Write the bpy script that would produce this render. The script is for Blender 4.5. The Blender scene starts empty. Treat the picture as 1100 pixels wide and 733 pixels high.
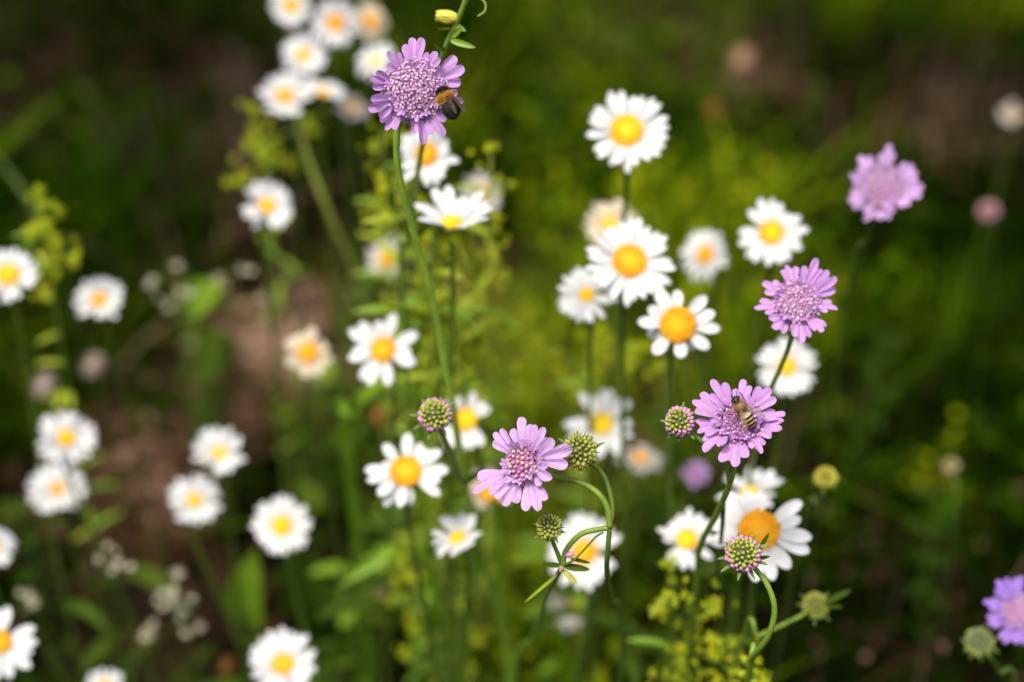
import bpy, math, random
import numpy as np
from mathutils import Vector, Matrix, noise
SC = bpy.context.scene
COL = SC.collection
R = math.radians

# ---------------------------------------------------------------- camera
CAM_H, PITCH, LENS = 0.75, R(35), 50.0
cd = bpy.data.cameras.new('camera')
cam = bpy.data.objects.new('camera', cd)
COL.objects.link(cam)
cam.location = (0, 0, CAM_H)
cam.rotation_euler = (R(90) - PITCH, 0, 0)
cd.lens = LENS
cd.sensor_width = 36
cd.clip_start = 0.01
cd.clip_end = 500
cd.dof.use_dof = True
cd.dof.focus_distance = 0.502
cd.dof.aperture_fstop = 3.1
cd.dof.aperture_blades = 9
SC.camera = cam
# ---------------------------------------------------------------- world and sun (soft, overcast)
SUN_EL, SUN_ROT = R(64), R(-48)
W = bpy.data.worlds.new('World')
SC.world = W
W.use_nodes = True
wn = W.node_tree
bg = wn.nodes['Background']
sky = wn.nodes.new('ShaderNodeTexSky')
sky.sky_type = 'NISHITA'
sky.sun_disc = False
sky.sun_elevation = SUN_EL
sky.sun_rotation = R(180) + SUN_ROT
sky.air_density = 1.0
sky.dust_density = 3.0
sky.ozone_density = 1.0
wn.links.new(sky.outputs[0], bg.inputs[0])
bg.inputs[1].default_value = 0.085
sl = bpy.data.lights.new('sun', 'SUN')
sl.energy = 3.0
sl.angle = R(22)
sl.color = (1, 0.95, 0.86)
sun = bpy.data.objects.new('sun', sl)
COL.objects.link(sun)
sun.rotation_euler = (R(90) - SUN_EL, 0, SUN_ROT)   # light comes from behind the camera, high, to its left
SC.view_settings.view_transform = 'Standard'
SC.view_settings.look = 'None'
SC.view_settings.gamma = 1
SC.view_settings.exposure = 0.88
SC.render.engine = 'CYCLES'
SC.cycles.use_denoising = True
SC.cycles.max_bounces = 6
SC.cycles.diffuse_bounces = 3
SC.cycles.transmission_bounces = 4
SC.cycles.transparent_max_bounces = 6

FWD = Vector((0, math.cos(PITCH), -math.sin(PITCH)))
UP = Vector((0, math.sin(PITCH), math.cos(PITCH)))
RT = Vector((1, 0, 0))
CAMP = Vector((0, 0, CAM_H))
K = 36.0 / LENS / 1100.0           # metres per photo pixel at one metre


def P(px, py, d):
    """a point of the meadow seen at photo pixel (px, py), d metres deep"""
    return CAMP + FWD * d + RT * ((px - 550) * K * d) - UP * ((py - 366.5) * K * d)


def G(px, py, z=0.03):
    """the point of the ground seen at photo pixel (px, py)"""
    v = FWD + RT * ((px - 550) * K) - UP * ((py - 366.5) * K)
    return CAMP + v * ((z - CAM_H) / v.z)


def gz(x, y):
    return 0.018 * noise.noise(Vector((x * 2.1, y * 2.1, 3.0))) + 0.01 * noise.noise(Vector((x * 6.5, y * 6.5, 8.0)))


# ---------------------------------------------------------------- materials
def newmat(name):
    m = bpy.data.materials.new(name)
    m.use_nodes = True
    nt = m.node_tree
    return m, nt, nt.nodes['Principled BSDF'], nt.nodes['Material Output']


def ramp(nt, stops, src=None, interp='LINEAR'):
    r = nt.nodes.new('ShaderNodeValToRGB')
    r.color_ramp.interpolation = interp
    els = r.color_ramp.elements
    while len(els) < len(stops):
        els.new(0.5)
    for e, (p, c) in zip(els, stops):
        e.position = p
        e.color = (*c, 1)
    if src is not None:
        nt.links.new(src, r.inputs[0])
    return r


def noise_fac(nt, scale, coord='Object', detail=3.0):
    tc = nt.nodes.new('ShaderNodeTexCoord')
    n = nt.nodes.new('ShaderNodeTexNoise')
    n.inputs['Scale'].default_value = scale
    n.inputs['Detail'].default_value = detail
    nt.links.new(tc.outputs[coord], n.inputs['Vector'])
    return n.outputs['Fac']


def mixc(nt, fac, a, b, mode='MIX'):
    m = nt.nodes.new('ShaderNodeMix')
    m.data_type = 'RGBA'
    m.blend_type = mode
    for sock, v in ((m.inputs[0], fac), (m.inputs[6], a), (m.inputs[7], b)):
        if isinstance(v, (int, float)):
            sock.default_value = v
        elif isinstance(v, tuple):
            sock.default_value = (*v, 1)
        else:
            nt.links.new(v, sock)
    return m.outputs[2]


def leafy(nt, bsdf, out, color, trans, tcol=None):
    """thin tissue: part of the light goes through"""
    nt.links.new(color, bsdf.inputs['Base Color'])
    if trans <= 0:
        return
    t = nt.nodes.new('ShaderNodeBsdfTranslucent')
    nt.links.new(tcol or color, t.inputs['Color'])
    mx = nt.nodes.new('ShaderNodeMixShader')
    mx.inputs[0].default_value = trans
    nt.links.new(bsdf.outputs[0], mx.inputs[1])
    nt.links.new(t.outputs[0], mx.inputs[2])
    nt.links.new(mx.outputs[0], out.inputs['Surface'])


def attr(nt, name='pt'):
    a = nt.nodes.new('ShaderNodeAttribute')
    a.attribute_name = name
    s = nt.nodes.new('ShaderNodeSeparateXYZ')
    nt.links.new(a.outputs['Vector'], s.inputs[0])
    return s.outputs


def obj_rand(nt):
    return nt.nodes.new('ShaderNodeObjectInfo').outputs['Random']


def petal_mat(name, base, tip, trans=0.3, veins=0.1, rough=0.6, shift=None, bump=.0003):
    """petal tissue: pt = (across -1..1 stored 0..1, along 0..1, random)"""
    m, nt, b, o = newmat(name)
    a = attr(nt)
    c = ramp(nt, [(0.0, base), (0.75, tip)], a[1]).outputs[0]
    mm = nt.nodes.new('ShaderNodeMath')
    mm.operation = 'SINE'
    ml = nt.nodes.new('ShaderNodeMath')
    ml.operation = 'MULTIPLY'
    ml.inputs[1].default_value = 42
    nt.links.new(a[0], ml.inputs[0])
    nt.links.new(ml.outputs[0], mm.inputs[0])
    mr = nt.nodes.new('ShaderNodeMapRange')
    mr.inputs[1].default_value = 0.2
    mr.inputs[3].default_value = 0.0
    mr.inputs[4].default_value = veins
    nt.links.new(mm.outputs[0], mr.inputs[0])
    dark = tuple(x * 0.55 for x in base)
    c = mixc(nt, mr.outputs[0], c, dark)
    if shift:
        mr2 = nt.nodes.new('ShaderNodeMapRange')
        mr2.inputs[4].default_value = 0.45
        nt.links.new(obj_rand(nt), mr2.inputs[0])
        c = mixc(nt, mr2.outputs[0], c, shift)
    nf = noise_fac(nt, 2.2, 'Object', 4)
    nr = ramp(nt, [(.3, (.80, .80, .82)), (.7, (1.04, 1.02, 1.0))], nf).outputs[0]
    c = mixc(nt, 1.0, c, nr, 'MULTIPLY')
    ad = nt.nodes.new('ShaderNodeMath')
    ad.operation = 'MULTIPLY_ADD'
    ad.inputs[1].default_value = .5
    nt.links.new(mm.outputs[0], ad.inputs[0])
    nt.links.new(nf, ad.inputs[2])
    bp = nt.nodes.new('ShaderNodeBump')
    bp.inputs['Strength'].default_value = .5
    bp.inputs['Distance'].default_value = bump
    nt.links.new(ad.outputs[0], bp.inputs['Height'])
    nt.links.new(bp.outputs[0], b.inputs['Normal'])
    b.inputs['Roughness'].default_value = rough
    b.inputs['Specular IOR Level'].default_value = 0.25
    leafy(nt, b, o, c, trans)
    return m


def plain_mat(name, c1, c2, scale=400.0, rough=0.6, trans=0.0, coord='Object', vary=None, spec=0.3):
    m, nt, b, o = newmat(name)
    c = ramp(nt, [(0.32, c1), (0.68, c2)], noise_fac(nt, scale, coord)).outputs[0]
    if vary:
        mr = nt.nodes.new('ShaderNodeMapRange')
        mr.inputs[4].default_value = 0.7
        nt.links.new(obj_rand(nt), mr.inputs[0])
        c = mixc(nt, mr.outputs[0], c, vary)
    b.inputs['Roughness'].default_value = rough
    b.inputs['Specular IOR Level'].default_value = spec
    leafy(nt, b, o, c, trans)
    return m


def tint_mat(name, greens, dries, trans=0.25, rough=0.55):
    """undergrowth: tint = (green shade, dryness, random)"""
    m, nt, b, o = newmat(name)
    a = attr(nt, 'tint')
    n = len(greens) - 1
    g = ramp(nt, [(i / n, c) for i, c in enumerate(greens)], a[0]).outputs[0]
    n2 = len(dries) - 1
    d = ramp(nt, [(i / n2, c) for i, c in enumerate(dries)], a[2]).outputs[0]
    c = mixc(nt, a[1], g, d)
    b.inputs['Roughness'].default_value = 0.8
    b.inputs['Specular IOR Level'].default_value = 0.0
    leafy(nt, b, o, c, trans)
    return m


M = {}
M['white_petal'] = petal_mat('white_petal', (0.80, 0.81, 0.74), (0.86, 0.86, 0.86), 0.25, 0.10)
M['cream_petal'] = petal_mat('cream_petal', (0.78, 0.62, 0.36), (0.82, 0.72, 0.55), 0.25, 0.2)
M['dull_petal'] = petal_mat('dull_petal', (0.60, 0.56, 0.44), (0.66, 0.62, 0.56), 0.25, 0.2)
M['lilac_petal'] = petal_mat('lilac_petal', (0.75, 0.45, 0.76), (0.69, 0.38, 0.77), 0.33, 0.13, shift=(0.66, 0.33, 0.78))
M['pale_lilac_petal'] = petal_mat('pale_lilac_petal', (0.74, 0.47, 0.77), (0.71, 0.43, 0.80), 0.33, 0.12, shift=(0.76, 0.5, 0.82))
M['violet_petal'] = petal_mat('violet_petal', (0.50, 0.30, 0.76), (0.44, 0.25, 0.78), 0.33, 0.12)
M['pink_floret'] = petal_mat('pink_floret', (0.66, 0.27, 0.60), (0.85, 0.60, 0.79), 0.25, 0.0)
M['deep_floret'] = petal_mat('deep_floret', (0.44, 0.11, 0.40), (0.70, 0.38, 0.68), 0.25, 0.0)
M['purple_cushion'] = plain_mat('purple_cushion', (0.22, 0.06, 0.18), (0.36, 0.12, 0.30), 0.9)
M['anther'] = plain_mat('anther', (0.76, 0.46, 0.66), (0.88, 0.70, 0.78), 0.8)
M['filament'] = plain_mat('filament', (0.66, 0.30, 0.56), (0.74, 0.42, 0.64), 0.8)
M['pink_bud'] = plain_mat('pink_bud', (0.42, 0.13, 0.30), (0.66, 0.33, 0.46), 0.5, spec=0.4)
M['tan_bud'] = plain_mat('tan_bud', (0.50, 0.34, 0.22), (0.66, 0.46, 0.34), 0.5, spec=0.4)
M['green_bud'] = plain_mat('green_bud', (0.20, 0.25, 0.03), (0.38, 0.38, 0.06), 0.4, spec=0.4)
M['yellow_bud'] = plain_mat('yellow_bud', (0.42, 0.38, 0.03), (0.60, 0.52, 0.06), 0.4, spec=0.4)
M['bristle'] = plain_mat('bristle', (0.03, 0.012, 0.02), (0.07, 0.03, 0.03), 1.0)
M['receptacle'] = plain_mat('receptacle', (0.04, 0.045, 0.01), (0.08, 0.09, 0.02), 0.6)
M['stem'] = plain_mat('stem', (0.12, 0.20, 0.018), (0.18, 0.27, 0.03), 220, 0.5, 0.0)
M['tall_stem'] = plain_mat('tall_stem', (0.17, 0.28, 0.02), (0.24, 0.36, 0.035), 220, 0.5, 0.0)
M['deep_stem'] = plain_mat('deep_stem', (0.075, 0.135, 0.015), (0.115, 0.18, 0.025), 220, 0.5, 0.0)
M['daisy_stem'] = plain_mat('daisy_stem', (0.050, 0.085, 0.008), (0.085, 0.13, 0.014), 180, 0.5)
M['olive_stem'] = plain_mat('olive_stem', (0.24, 0.28, 0.04), (0.34, 0.36, 0.06), 180, 0.5)
M['node'] = plain_mat('node', (0.34, 0.20, 0.12), (0.45, 0.30, 0.18), 300)
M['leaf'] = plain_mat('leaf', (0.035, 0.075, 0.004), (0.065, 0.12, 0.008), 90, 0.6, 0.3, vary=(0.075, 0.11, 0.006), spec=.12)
M['dark_leaf'] = plain_mat('dark_leaf', (0.022, 0.050, 0.003), (0.04, 0.08, 0.005), 90, 0.65, 0.3, spec=.08)  # darker green leaf colour of the low plants
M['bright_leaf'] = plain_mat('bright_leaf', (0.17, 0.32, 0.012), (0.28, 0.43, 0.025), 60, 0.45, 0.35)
M['pale_leaf'] = plain_mat('pale_leaf', (0.16, 0.21, 0.07), (0.30, 0.34, 0.15), 70, 0.6, 0.3)
M['yellow_leaf'] = plain_mat('yellow_leaf', (0.34, 0.42, 0.02), (0.50, 0.54, 0.05), 70, 0.5, 0.35)
M['involucre'] = plain_mat('involucre', (0.06, 0.09, 0.015), (0.12, 0.15, 0.03), 0.5)
M['disc_yellow'] = plain_mat('disc_yellow', (0.84, 0.45, 0.006), (0.88, 0.57, 0.012), 0.5, 0.7)
M['disc_orange'] = plain_mat('disc_orange', (0.80, 0.34, 0.004), (0.86, 0.47, 0.010), 0.5, 0.7)
M['disc_green'] = plain_mat('disc_green', (0.70, 0.48, 0.012), (0.78, 0.58, 0.02), 0.5, 0.7)
M['bedstraw'] = plain_mat('bedstraw', (0.50, 0.54, 0.008), (0.80, 0.74, 0.02), 0.25, 0.6, 0.3, vary=(0.44, 0.58, 0.015))
M['cream_floret'] = plain_mat('cream_floret', (0.72, 0.64, 0.42), (0.85, 0.80, 0.62), 0.3, 0.6, 0.2)
M['rose_head'] = plain_mat('rose_head', (0.50, 0.22, 0.26), (0.62, 0.32, 0.36), 0.3, 0.6, 0.2)
M['dusty_head'] = plain_mat('dusty_head', (0.40, 0.30, 0.24), (0.58, 0.46, 0.38), 0.3, 0.6, 0.2)
M['dead_orange'] = plain_mat('dead_orange', (0.30, 0.14, 0.02), (0.42, 0.21, 0.04), 120, 0.6, 0.25)
M['dead_peach'] = plain_mat('dead_peach', (0.55, 0.33, 0.20), (0.68, 0.45, 0.30), 120, 0.6, 0.25)
M['dead_stalk'] = plain_mat('dead_stalk', (0.08, 0.052, 0.032), (0.15, 0.10, 0.07), 120, 0.7)

# grass: never bright, blue nearly absent as in the photo
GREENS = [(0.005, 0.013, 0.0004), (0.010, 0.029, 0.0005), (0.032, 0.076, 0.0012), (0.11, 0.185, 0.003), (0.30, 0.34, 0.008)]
DRIES = [(0.016, 0.008, 0.003), (0.040, 0.021, 0.008), (0.10, 0.054, 0.030), (0.34, 0.205, 0.14)]
M['grass'] = tint_mat('grass', GREENS, DRIES, 0.3)
M['cover'] = tint_mat('cover', GREENS, DRIES, 0.3)
M['litter'] = tint_mat('litter', [(0.05, 0.03, 0.015), (0.09, 0.055, 0.03)], DRIES, 0.1)


def soil_mat():
    m, nt, b, o = newmat('soil')
    f1 = noise_fac(nt, 9, 'Object', 8)
    f2 = noise_fac(nt, 90, 'Object', 6)
    c = ramp(nt, [(0.3, (0.007, 0.004, 0.0015)), (0.5, (0.015, 0.009, 0.004)), (0.72, (0.035, 0.020, 0.010))], f1).outputs[0]
    c2 = ramp(nt, [(0.35, (0.4, 0.4, 0.4)), (0.65, (1.0, 1.0, 1.0))], f2).outputs[0]
    c = mixc(nt, 1.0, c, c2, 'MULTIPLY')
    nt.links.new(c, b.inputs['Base Color'])
    b.inputs['Roughness'].default_value = 0.95
    b.inputs['Specular IOR Level'].default_value = 0.05
    bp = nt.nodes.new('ShaderNodeBump')
    bp.inputs['Distance'].default_value = 0.006
    nt.links.new(f2, bp.inputs['Height'])
    nt.links.new(bp.outputs[0], b.inputs['Normal'])
    return m


M['soil'] = soil_mat()


# ---------------------------------------------------------------- mesh builder
class MB:
    def __init__(self):
        self.v, self.f, self.mi, self.pt, self.mats = [], [], [], [], []
        self.cur = 0
        self.smooth = True

    def mat(self, m):
        if m not in self.mats:
            self.mats.append(m)
        self.cur = self.mats.index(m)
        return self

    def add(self, vs, fs, pts=None):
        k = len(self.v)
        self.v += [tuple(x) for x in vs]
        self.f += [tuple(i + k for i in f) for f in fs]
        self.mi += [self.cur] * len(fs)
        self.pt += pts if pts else [(0.5, 0.5, 0.5)] * len(vs)

    def tube(self, pts, rads, n=8, cap=True):
        pts = [Vector(p) for p in pts]
        m = len(pts)
        t = [(pts[min(i + 1, m - 1)] - pts[max(i - 1, 0)]).normalized() for i in range(m)]
        a = t[0].orthogonal().normalized()
        vs, fs, ps = [], [], []
        for i in range(m):
            a = (a - t[i] * a.dot(t[i])).normalized()
            b = t[i].cross(a)
            for j in range(n):
                q = 2 * math.pi * j / n
                vs.append(pts[i] + (a * math.cos(q) + b * math.sin(q)) * rads[i])
                ps.append((j / n, i / (m - 1), 0.5))
        for i in range(m - 1):
            for j in range(n):
                k = (j + 1) % n
                fs.append((i * n + j, i * n + k, i * n + n + k, i * n + n + j))
        if cap:
            fs.append(tuple(range(n - 1, -1, -1)))
            fs.append(tuple(range((m - 1) * n, m * n)))
        self.add(vs, fs, ps)

    def ball(self, c, r, nu=8, nv=5, axis=None, bump=0.0, rnd=None):
        """ellipsoid: r = (rx, ry, rz) or a float; axis = direction of its z"""
        r = (r, r, r) if isinstance(r, (int, float)) else r
        q = Vector(axis).to_track_quat('Z', 'Y') if axis is not None else None
        vs, fs = [], []
        c = Vector(c)
        for i in range(1, nv):
            th = math.pi * i / nv
            for j in range(nu):
                ph = 2 * math.pi * j / nu
                s = 1 + (rnd.uniform(-bump, bump) if bump else 0)
                p = Vector((r[0] * math.sin(th) * math.cos(ph), r[1] * math.sin(th) * math.sin(ph), r[2] * math.cos(th))) * s
                vs.append(c + (q @ p if q else p))
        top, bot = Vector((0, 0, r[2])), Vector((0, 0, -r[2]))
        vs += [c + (q @ top if q else top), c + (q @ bot if q else bot)]
        nt_, nb = len(vs) - 2, len(vs) - 1
        for j in range(nu):
            k = (j + 1) % nu
            fs.append((nt_, j, k))
            fs.append((nb, (nv - 2) * nu + k, (nv - 2) * nu + j))
            for i in range(nv - 2):
                fs.append((i * nu + j, (i + 1) * nu + j, (i + 1) * nu + k, i * nu + k))
        self.add(vs, fs)

    def petal(self, o, d, n, L, Wd, a0=0.0, a1=0.0, cup=0.0, nl=7, nw=4, prof=None, notch=0.0, rnd=0.5, twist=0.0):
        """a petal or leaf from o along d (n = its upper side); a0 lifts the base, a1 bends the length"""
        o, d = Vector(o), Vector(d).normalized()
        n = Vector(n)
        n = (n - d * n.dot(d)).normalized()
        s = d.cross(n).normalized()
        prof = prof or (lambda t: math.sin(math.pi * min(1, t ** 0.8)) ** 0.6)
        vs, fs, ps = [], [], []
        x = z = 0.0
        for i in range(nl + 1):
            t = i / nl
            a = a0 + a1 * t
            if i:
                x += L / nl * math.cos(a)
                z += L / nl * math.sin(a)
            w = Wd * prof(t)
            tw = twist * t
            ss = s * math.cos(tw) + n * math.sin(tw)
            nn = n * math.cos(tw) - s * math.sin(tw)
            dd = d * math.cos(a) + nn * math.sin(a)
            up = nn * math.cos(a) - d * math.sin(a)
            for j in range(nw + 1):
                u = -1 + 2 * j / nw
                nt_ = -notch * L * max(0, t - 0.8) / 0.2 * max(0, 1 - abs(u) * 2.2)
                vs.append(o + d * x + nn * z + ss * (u * w) + up * (cup * w * u * u) + dd * nt_)
                ps.append((0.5 + u / 2, t, rnd))
        for i in range(nl):
            for j in range(nw):
                k = i * (nw + 1) + j
                fs.append((k, k + 1, k + nw + 2, k + nw + 1))
        self.add(vs, fs, ps)

    def mesh(self, name):
        me = bpy.data.meshes.new(name)
        me.from_pydata(self.v, [], self.f)
        for m in self.mats:
            me.materials.append(m)
        if len(self.mats) > 1:
            me.polygons.foreach_set('material_index', self.mi)
        me.polygons.foreach_set('use_smooth', [self.smooth] * len(self.f))
        a = me.attributes.new('pt', 'FLOAT_VECTOR', 'POINT')
        a.data.foreach_set('vector', [c for p in self.pt for c in p])
        me.update()
        return me

    def build(self, name, parent=None):
        return put(name, self.mesh(name), parent)


def put(name, me, parent=None, mtx=None):
    o = bpy.data.objects.new(name, me)
    COL.objects.link(o)
    if parent is not None:
        o.parent = parent
    if mtx is not None:
        o.matrix_local = mtx
    return o


def thing(name, label, cat, loc=(0, 0, 0), group=None):
    o = bpy.data.objects.new(name, None)
    COL.objects.link(o)
    o.location = loc
    o.empty_display_size = 0.01
    tag(o, label, cat, group)
    return o


def tag(o, label, cat, group=None):
    o['label'] = label
    o['category'] = cat
    if group:
        o['group'] = group
    return o


def spline(pts, per=6):
    """Catmull-Rom through pts"""
    p = [Vector(a) for a in pts]
    p = [p[0] * 2 - p[1]] + p + [p[-1] * 2 - p[-2]]
    out = []
    for i in range(1, len(p) - 2):
        a, b, c, d = p[i - 1:i + 3]
        for k in range(per):
            t = k / per
            out.append(0.5 * ((2 * b) + (c - a) * t + (2 * a - 5 * b + 4 * c - d) * t * t + (3 * b - a - 3 * c + d) * t ** 3))
    out.append(p[-2])
    return out


def lin(a, b, n):
    return [a + (b - a) * i / (n - 1) for i in range(n)]


def facing(p, tx=0.0, ty=0.0):
    """direction a flower looks: to the photographer, turned by tx to the right and ty upward"""
    c = (CAMP - p).normalized()
    return (c + RT * tx + UP * ty).normalized()


def frame(p, z, roll=0.0, s=0.001):
    z = z.normalized()
    x = RT - z * RT.dot(z)
    x.normalize()
    y = z.cross(x)
    x2 = x * math.cos(roll) + y * math.sin(roll)
    y2 = z.cross(x2)
    m = Matrix((x2, y2, z)).transposed().to_4x4()
    return Matrix.Translation(p) @ m @ Matrix.Scale(s, 4)


def rel(root, m):
    return Matrix.Translation(-root.location) @ m


def stem_part(root, name, pts, r0, r1, mat, n=8, per=6):
    sp = spline([Vector(p) - root.location for p in pts], per)
    mb = MB().mat(M[mat])
    rd = [q * rnd.uniform(.94, 1.06) for q in lin(r0, r1, len(sp))]
    mb.tube(sp, rd, n)
    if n >= 9:                                   # short hairs
        for i in range(len(sp) - 1):
            ax = (sp[i + 1] - sp[i])
            u = ax.normalized().orthogonal().normalized()
            w = ax.normalized().cross(u)
            for k in range(int(ax.length / .00022)):
                a = rnd.uniform(0, 6.283)
                o = u * math.cos(a) + w * math.sin(a)
                p = sp[i] + ax * rnd.random() + o * rd[i] * .9
                e = ax.normalized() * .00006
                mb.add([p - e, p + e, p + o * rnd.uniform(.0003, .0008) - ax.normalized() * rnd.uniform(0, .0003)], [(0, 1, 2)])
    return mb.build(name, root)


# ---------------------------------------------------------------- the setting: soil
def make_ground():
    n = 150
    u = np.linspace(-1, 1, n)
    ax = np.sinh(u * 5.2) / math.sinh(5.2) * 60
    vs, fs = [], []
    for y in ax + 1.0:
        for x in ax:
            vs.append((x, y, gz(x, y)))
    for j in range(n - 1):
        for i in range(n - 1):
            k = j * n + i
            fs.append((k, k + 1, k + n + 1, k + n))
    mb = MB().mat(M['soil'])
    mb.add(vs, fs)
    g = mb.build('ground')
    g['kind'] = 'structure'


make_ground()

# ---------------------------------------------------------------- undergrowth: patches of the meadow floor
# (photo px, py, radius m, dryness, cover) : where the floor is bare and brown, pale, lush or in deep gaps
PATCH = [(785, 40, .10, .85, .4), (690, 5, .13, .7, .5), (900, 60, .10, .1, .2), (1010, 110, .10, .8, .35), (1070, 40, .18, .1, .2),
         (300, 315, .11, .98, .12), (340, 345, .07, .95, .2), (235, 190, .05, .9, .4), (140, 440, .08, .75, .25), (185, 480, .04, .9, .3), (70, 500, .07, .6, .3),
         (270, 110, .06, .6, .6), (560, 330, .05, .7, .5), (480, 280, .06, .7, .4), (110, 590, .12, .2, .2), (1000, 600, .05, .6, .6),
         (20, 20, .22, .2, .3), (170, 60, .12, .1, .15), (590, 500, .05, .6, .4), (700, 430, .06, .7, .4), (960, 120, .1, .1, .2),
         (950, 700, .07, .3, .4), (160, 700, .12, .1, .25), (250, 60, .1, .1, .2), (850, 470, .05, 0, .2), (640, 690, .05, 0, .25), (340, 690, .05, 0, .3), (560, 250, .05, 0, .3)]
PG = np.array([[*G(p[0], p[1], 0.06)[:2], p[2], p[3], p[4]] for p in PATCH])


def floor(xy):
    dry = np.zeros(len(xy))
    cov = np.ones(len(xy))
    for x, y, r, d, c in PG:
        w = np.exp(-((xy[:, 0] - x) ** 2 + ((xy[:, 1] - y) * 0.7) ** 2) / (r * r))
        dry = np.maximum(dry, d * w)
        cov *= 1 - (1 - c) * w
    return dry, cov


def vnoise(xy, s, off=0.0):
    return np.array([noise.noise(Vector((a * s, b * s, off))) for a, b in xy])


def tint_mesh(name, V, F, tint, mat, label=None):
    me = bpy.data.meshes.new(name)
    nv, nf = len(V), len(F)
    ml = np.array([len(f) for f in F]) if isinstance(F, list) else None
    if ml is None:
        tot, per = F.size, F.shape[1]
        starts = np.arange(0, tot, per)
        lv = F.reshape(-1)
    me.vertices.add(nv)
    me.vertices.foreach_set('co', V.astype(np.float32).reshape(-1))
    me.loops.add(tot)
    me.loops.foreach_set('vertex_index', lv.astype(np.int32))
    me.polygons.add(nf)
    me.polygons.foreach_set('loop_start', starts.astype(np.int32))
    me.polygons.foreach_set('use_smooth', np.ones(nf, dtype=bool))
    me.update(calc_edges=True)
    a = me.attributes.new('tint', 'FLOAT_VECTOR', 'POINT')
    a.data.foreach_set('vector', tint.astype(np.float32).reshape(-1))
    me.materials.append(mat)
    me.validate()
    o = put(name, me)
    o['kind'] = 'stuff'
    if label:
        o['label'] = label
    return o


rng = np.random.default_rng(7)


def scatter(n, x0, x1, y0, y1, clump=None, use_cov=True):
    xy = np.column_stack([rng.uniform(x0, x1, n), rng.uniform(y0, y1, n)])
    if clump:
        k = vnoise(xy, clump, 5.0)
        xy = xy[rng.uniform(-0.5, 0.5, n) < k * 1.1 + 0.3]
    dry, cov = floor(xy)
    if use_cov:
        keep = rng.uniform(0, 1, len(xy)) < cov
        xy, dry, cov = xy[keep], dry[keep], cov[keep]
    return xy, dry, cov


def blades(name, xy, h, ln, az, wd, g, d, q, label):
    m = len(xy)
    dx, dy = np.cos(az), np.sin(az)
    sx, sy = -dy, dx
    z0 = np.array([gz(a, b) for a, b in xy]) - 0.004
    V = np.zeros((m, 8, 3))
    for k, (t, ww) in enumerate(zip([0, .35, .7, 1.0], [0.8, 1.0, 0.7, 0.06])):
        off = h * ln * t * t
        for e, sg in enumerate((-1, 1)):
            V[:, 2 * k + e, 0] = xy[:, 0] + dx * off + sx * wd * ww * sg
            V[:, 2 * k + e, 1] = xy[:, 1] + dy * off + sy * wd * ww * sg
            V[:, 2 * k + e, 2] = z0 + h * (t - 0.25 * ln * t * t)
    base = np.arange(m)[:, None, None] * 8
    F = (base + np.array([[0, 1, 3, 2], [2, 3, 5, 4], [4, 5, 7, 6]])[None]).reshape(-1, 4)
    T = np.repeat(np.column_stack([g, d, q])[:, None, :], 8, 1)
    return tint_mesh(name, V.reshape(-1, 3), F, T.reshape(-1, 3), M['grass'], label)


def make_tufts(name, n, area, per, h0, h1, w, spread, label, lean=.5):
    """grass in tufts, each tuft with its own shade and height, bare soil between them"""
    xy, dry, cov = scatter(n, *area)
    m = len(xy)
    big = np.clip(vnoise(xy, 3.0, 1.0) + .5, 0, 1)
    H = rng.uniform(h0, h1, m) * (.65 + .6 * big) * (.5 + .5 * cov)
    Gs = np.clip(.05 + .95 * rng.beta(1.5, 2.4, m) + .6 * vnoise(xy, 2.6, 9.0) + .45 * vnoise(xy, 7.0, 4.0) + LUSH_VIGNETTE(xy), 0, 1)
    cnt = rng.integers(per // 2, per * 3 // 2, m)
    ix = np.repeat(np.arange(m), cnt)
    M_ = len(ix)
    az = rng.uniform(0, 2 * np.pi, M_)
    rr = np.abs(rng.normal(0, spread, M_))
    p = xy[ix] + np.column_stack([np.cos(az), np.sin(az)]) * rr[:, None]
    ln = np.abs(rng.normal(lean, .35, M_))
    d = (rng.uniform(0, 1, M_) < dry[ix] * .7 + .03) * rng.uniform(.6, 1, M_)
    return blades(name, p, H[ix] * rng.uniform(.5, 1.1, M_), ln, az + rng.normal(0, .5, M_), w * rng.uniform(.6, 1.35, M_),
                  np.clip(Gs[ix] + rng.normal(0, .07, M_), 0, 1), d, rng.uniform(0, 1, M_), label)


LUSH_VIGNETTE_P = [(520, 375, .14, .5), (440, 620, .12, .12), (620, 380, .08, .3), (620, 640, .12, .18), (680, 250, .16, .15), (560, 120, .18, .10), (360, 520, .10, .12), (830, 330, .2, .08), (220, 350, .07, .3), (450, 200, .14, .25),
         (1010, 450, .26, -.2), (900, 640, .16, -.25), (60, 640, .24, -.4), (200, 640, .1, -.25), (60, 90, .4, -.25), (1060, 80, .35, -.3), (960, 0, .25, -.25), (200, 600, .12, -.15), (150, 180, .2, -.1), (950, 200, .2, -.12)]  # negative entries: vignette shade toward the frame edges, put into the leaf colour
LG = [(*G(a, b, .1)[:2], r, v) for a, b, r, v in LUSH_VIGNETTE_P]


def LUSH_VIGNETTE(xy):  # colour shift: yellow-green growth in the middle, painted vignette darkening outward
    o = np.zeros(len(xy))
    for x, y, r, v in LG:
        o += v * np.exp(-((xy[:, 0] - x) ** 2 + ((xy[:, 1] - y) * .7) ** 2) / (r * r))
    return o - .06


def leaf_faces(c, D, S, N, s, wf, ff):
    wd, fo, L = (s * wf)[:, None], (s * ff)[:, None], s[:, None]
    V = np.stack([c, c + D * L * .5 + S * wd + N * fo, c + D * L - N * fo * .6, c + D * L * .5 - S * wd + N * fo, c + D * L * .5], 1)
    base = np.arange(len(c))[:, None, None] * 5
    F = (base + np.array([[0, 4, 1], [4, 2, 1], [0, 3, 4], [4, 3, 2]])[None]).reshape(-1, 3)
    return V.reshape(-1, 3), F


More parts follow.
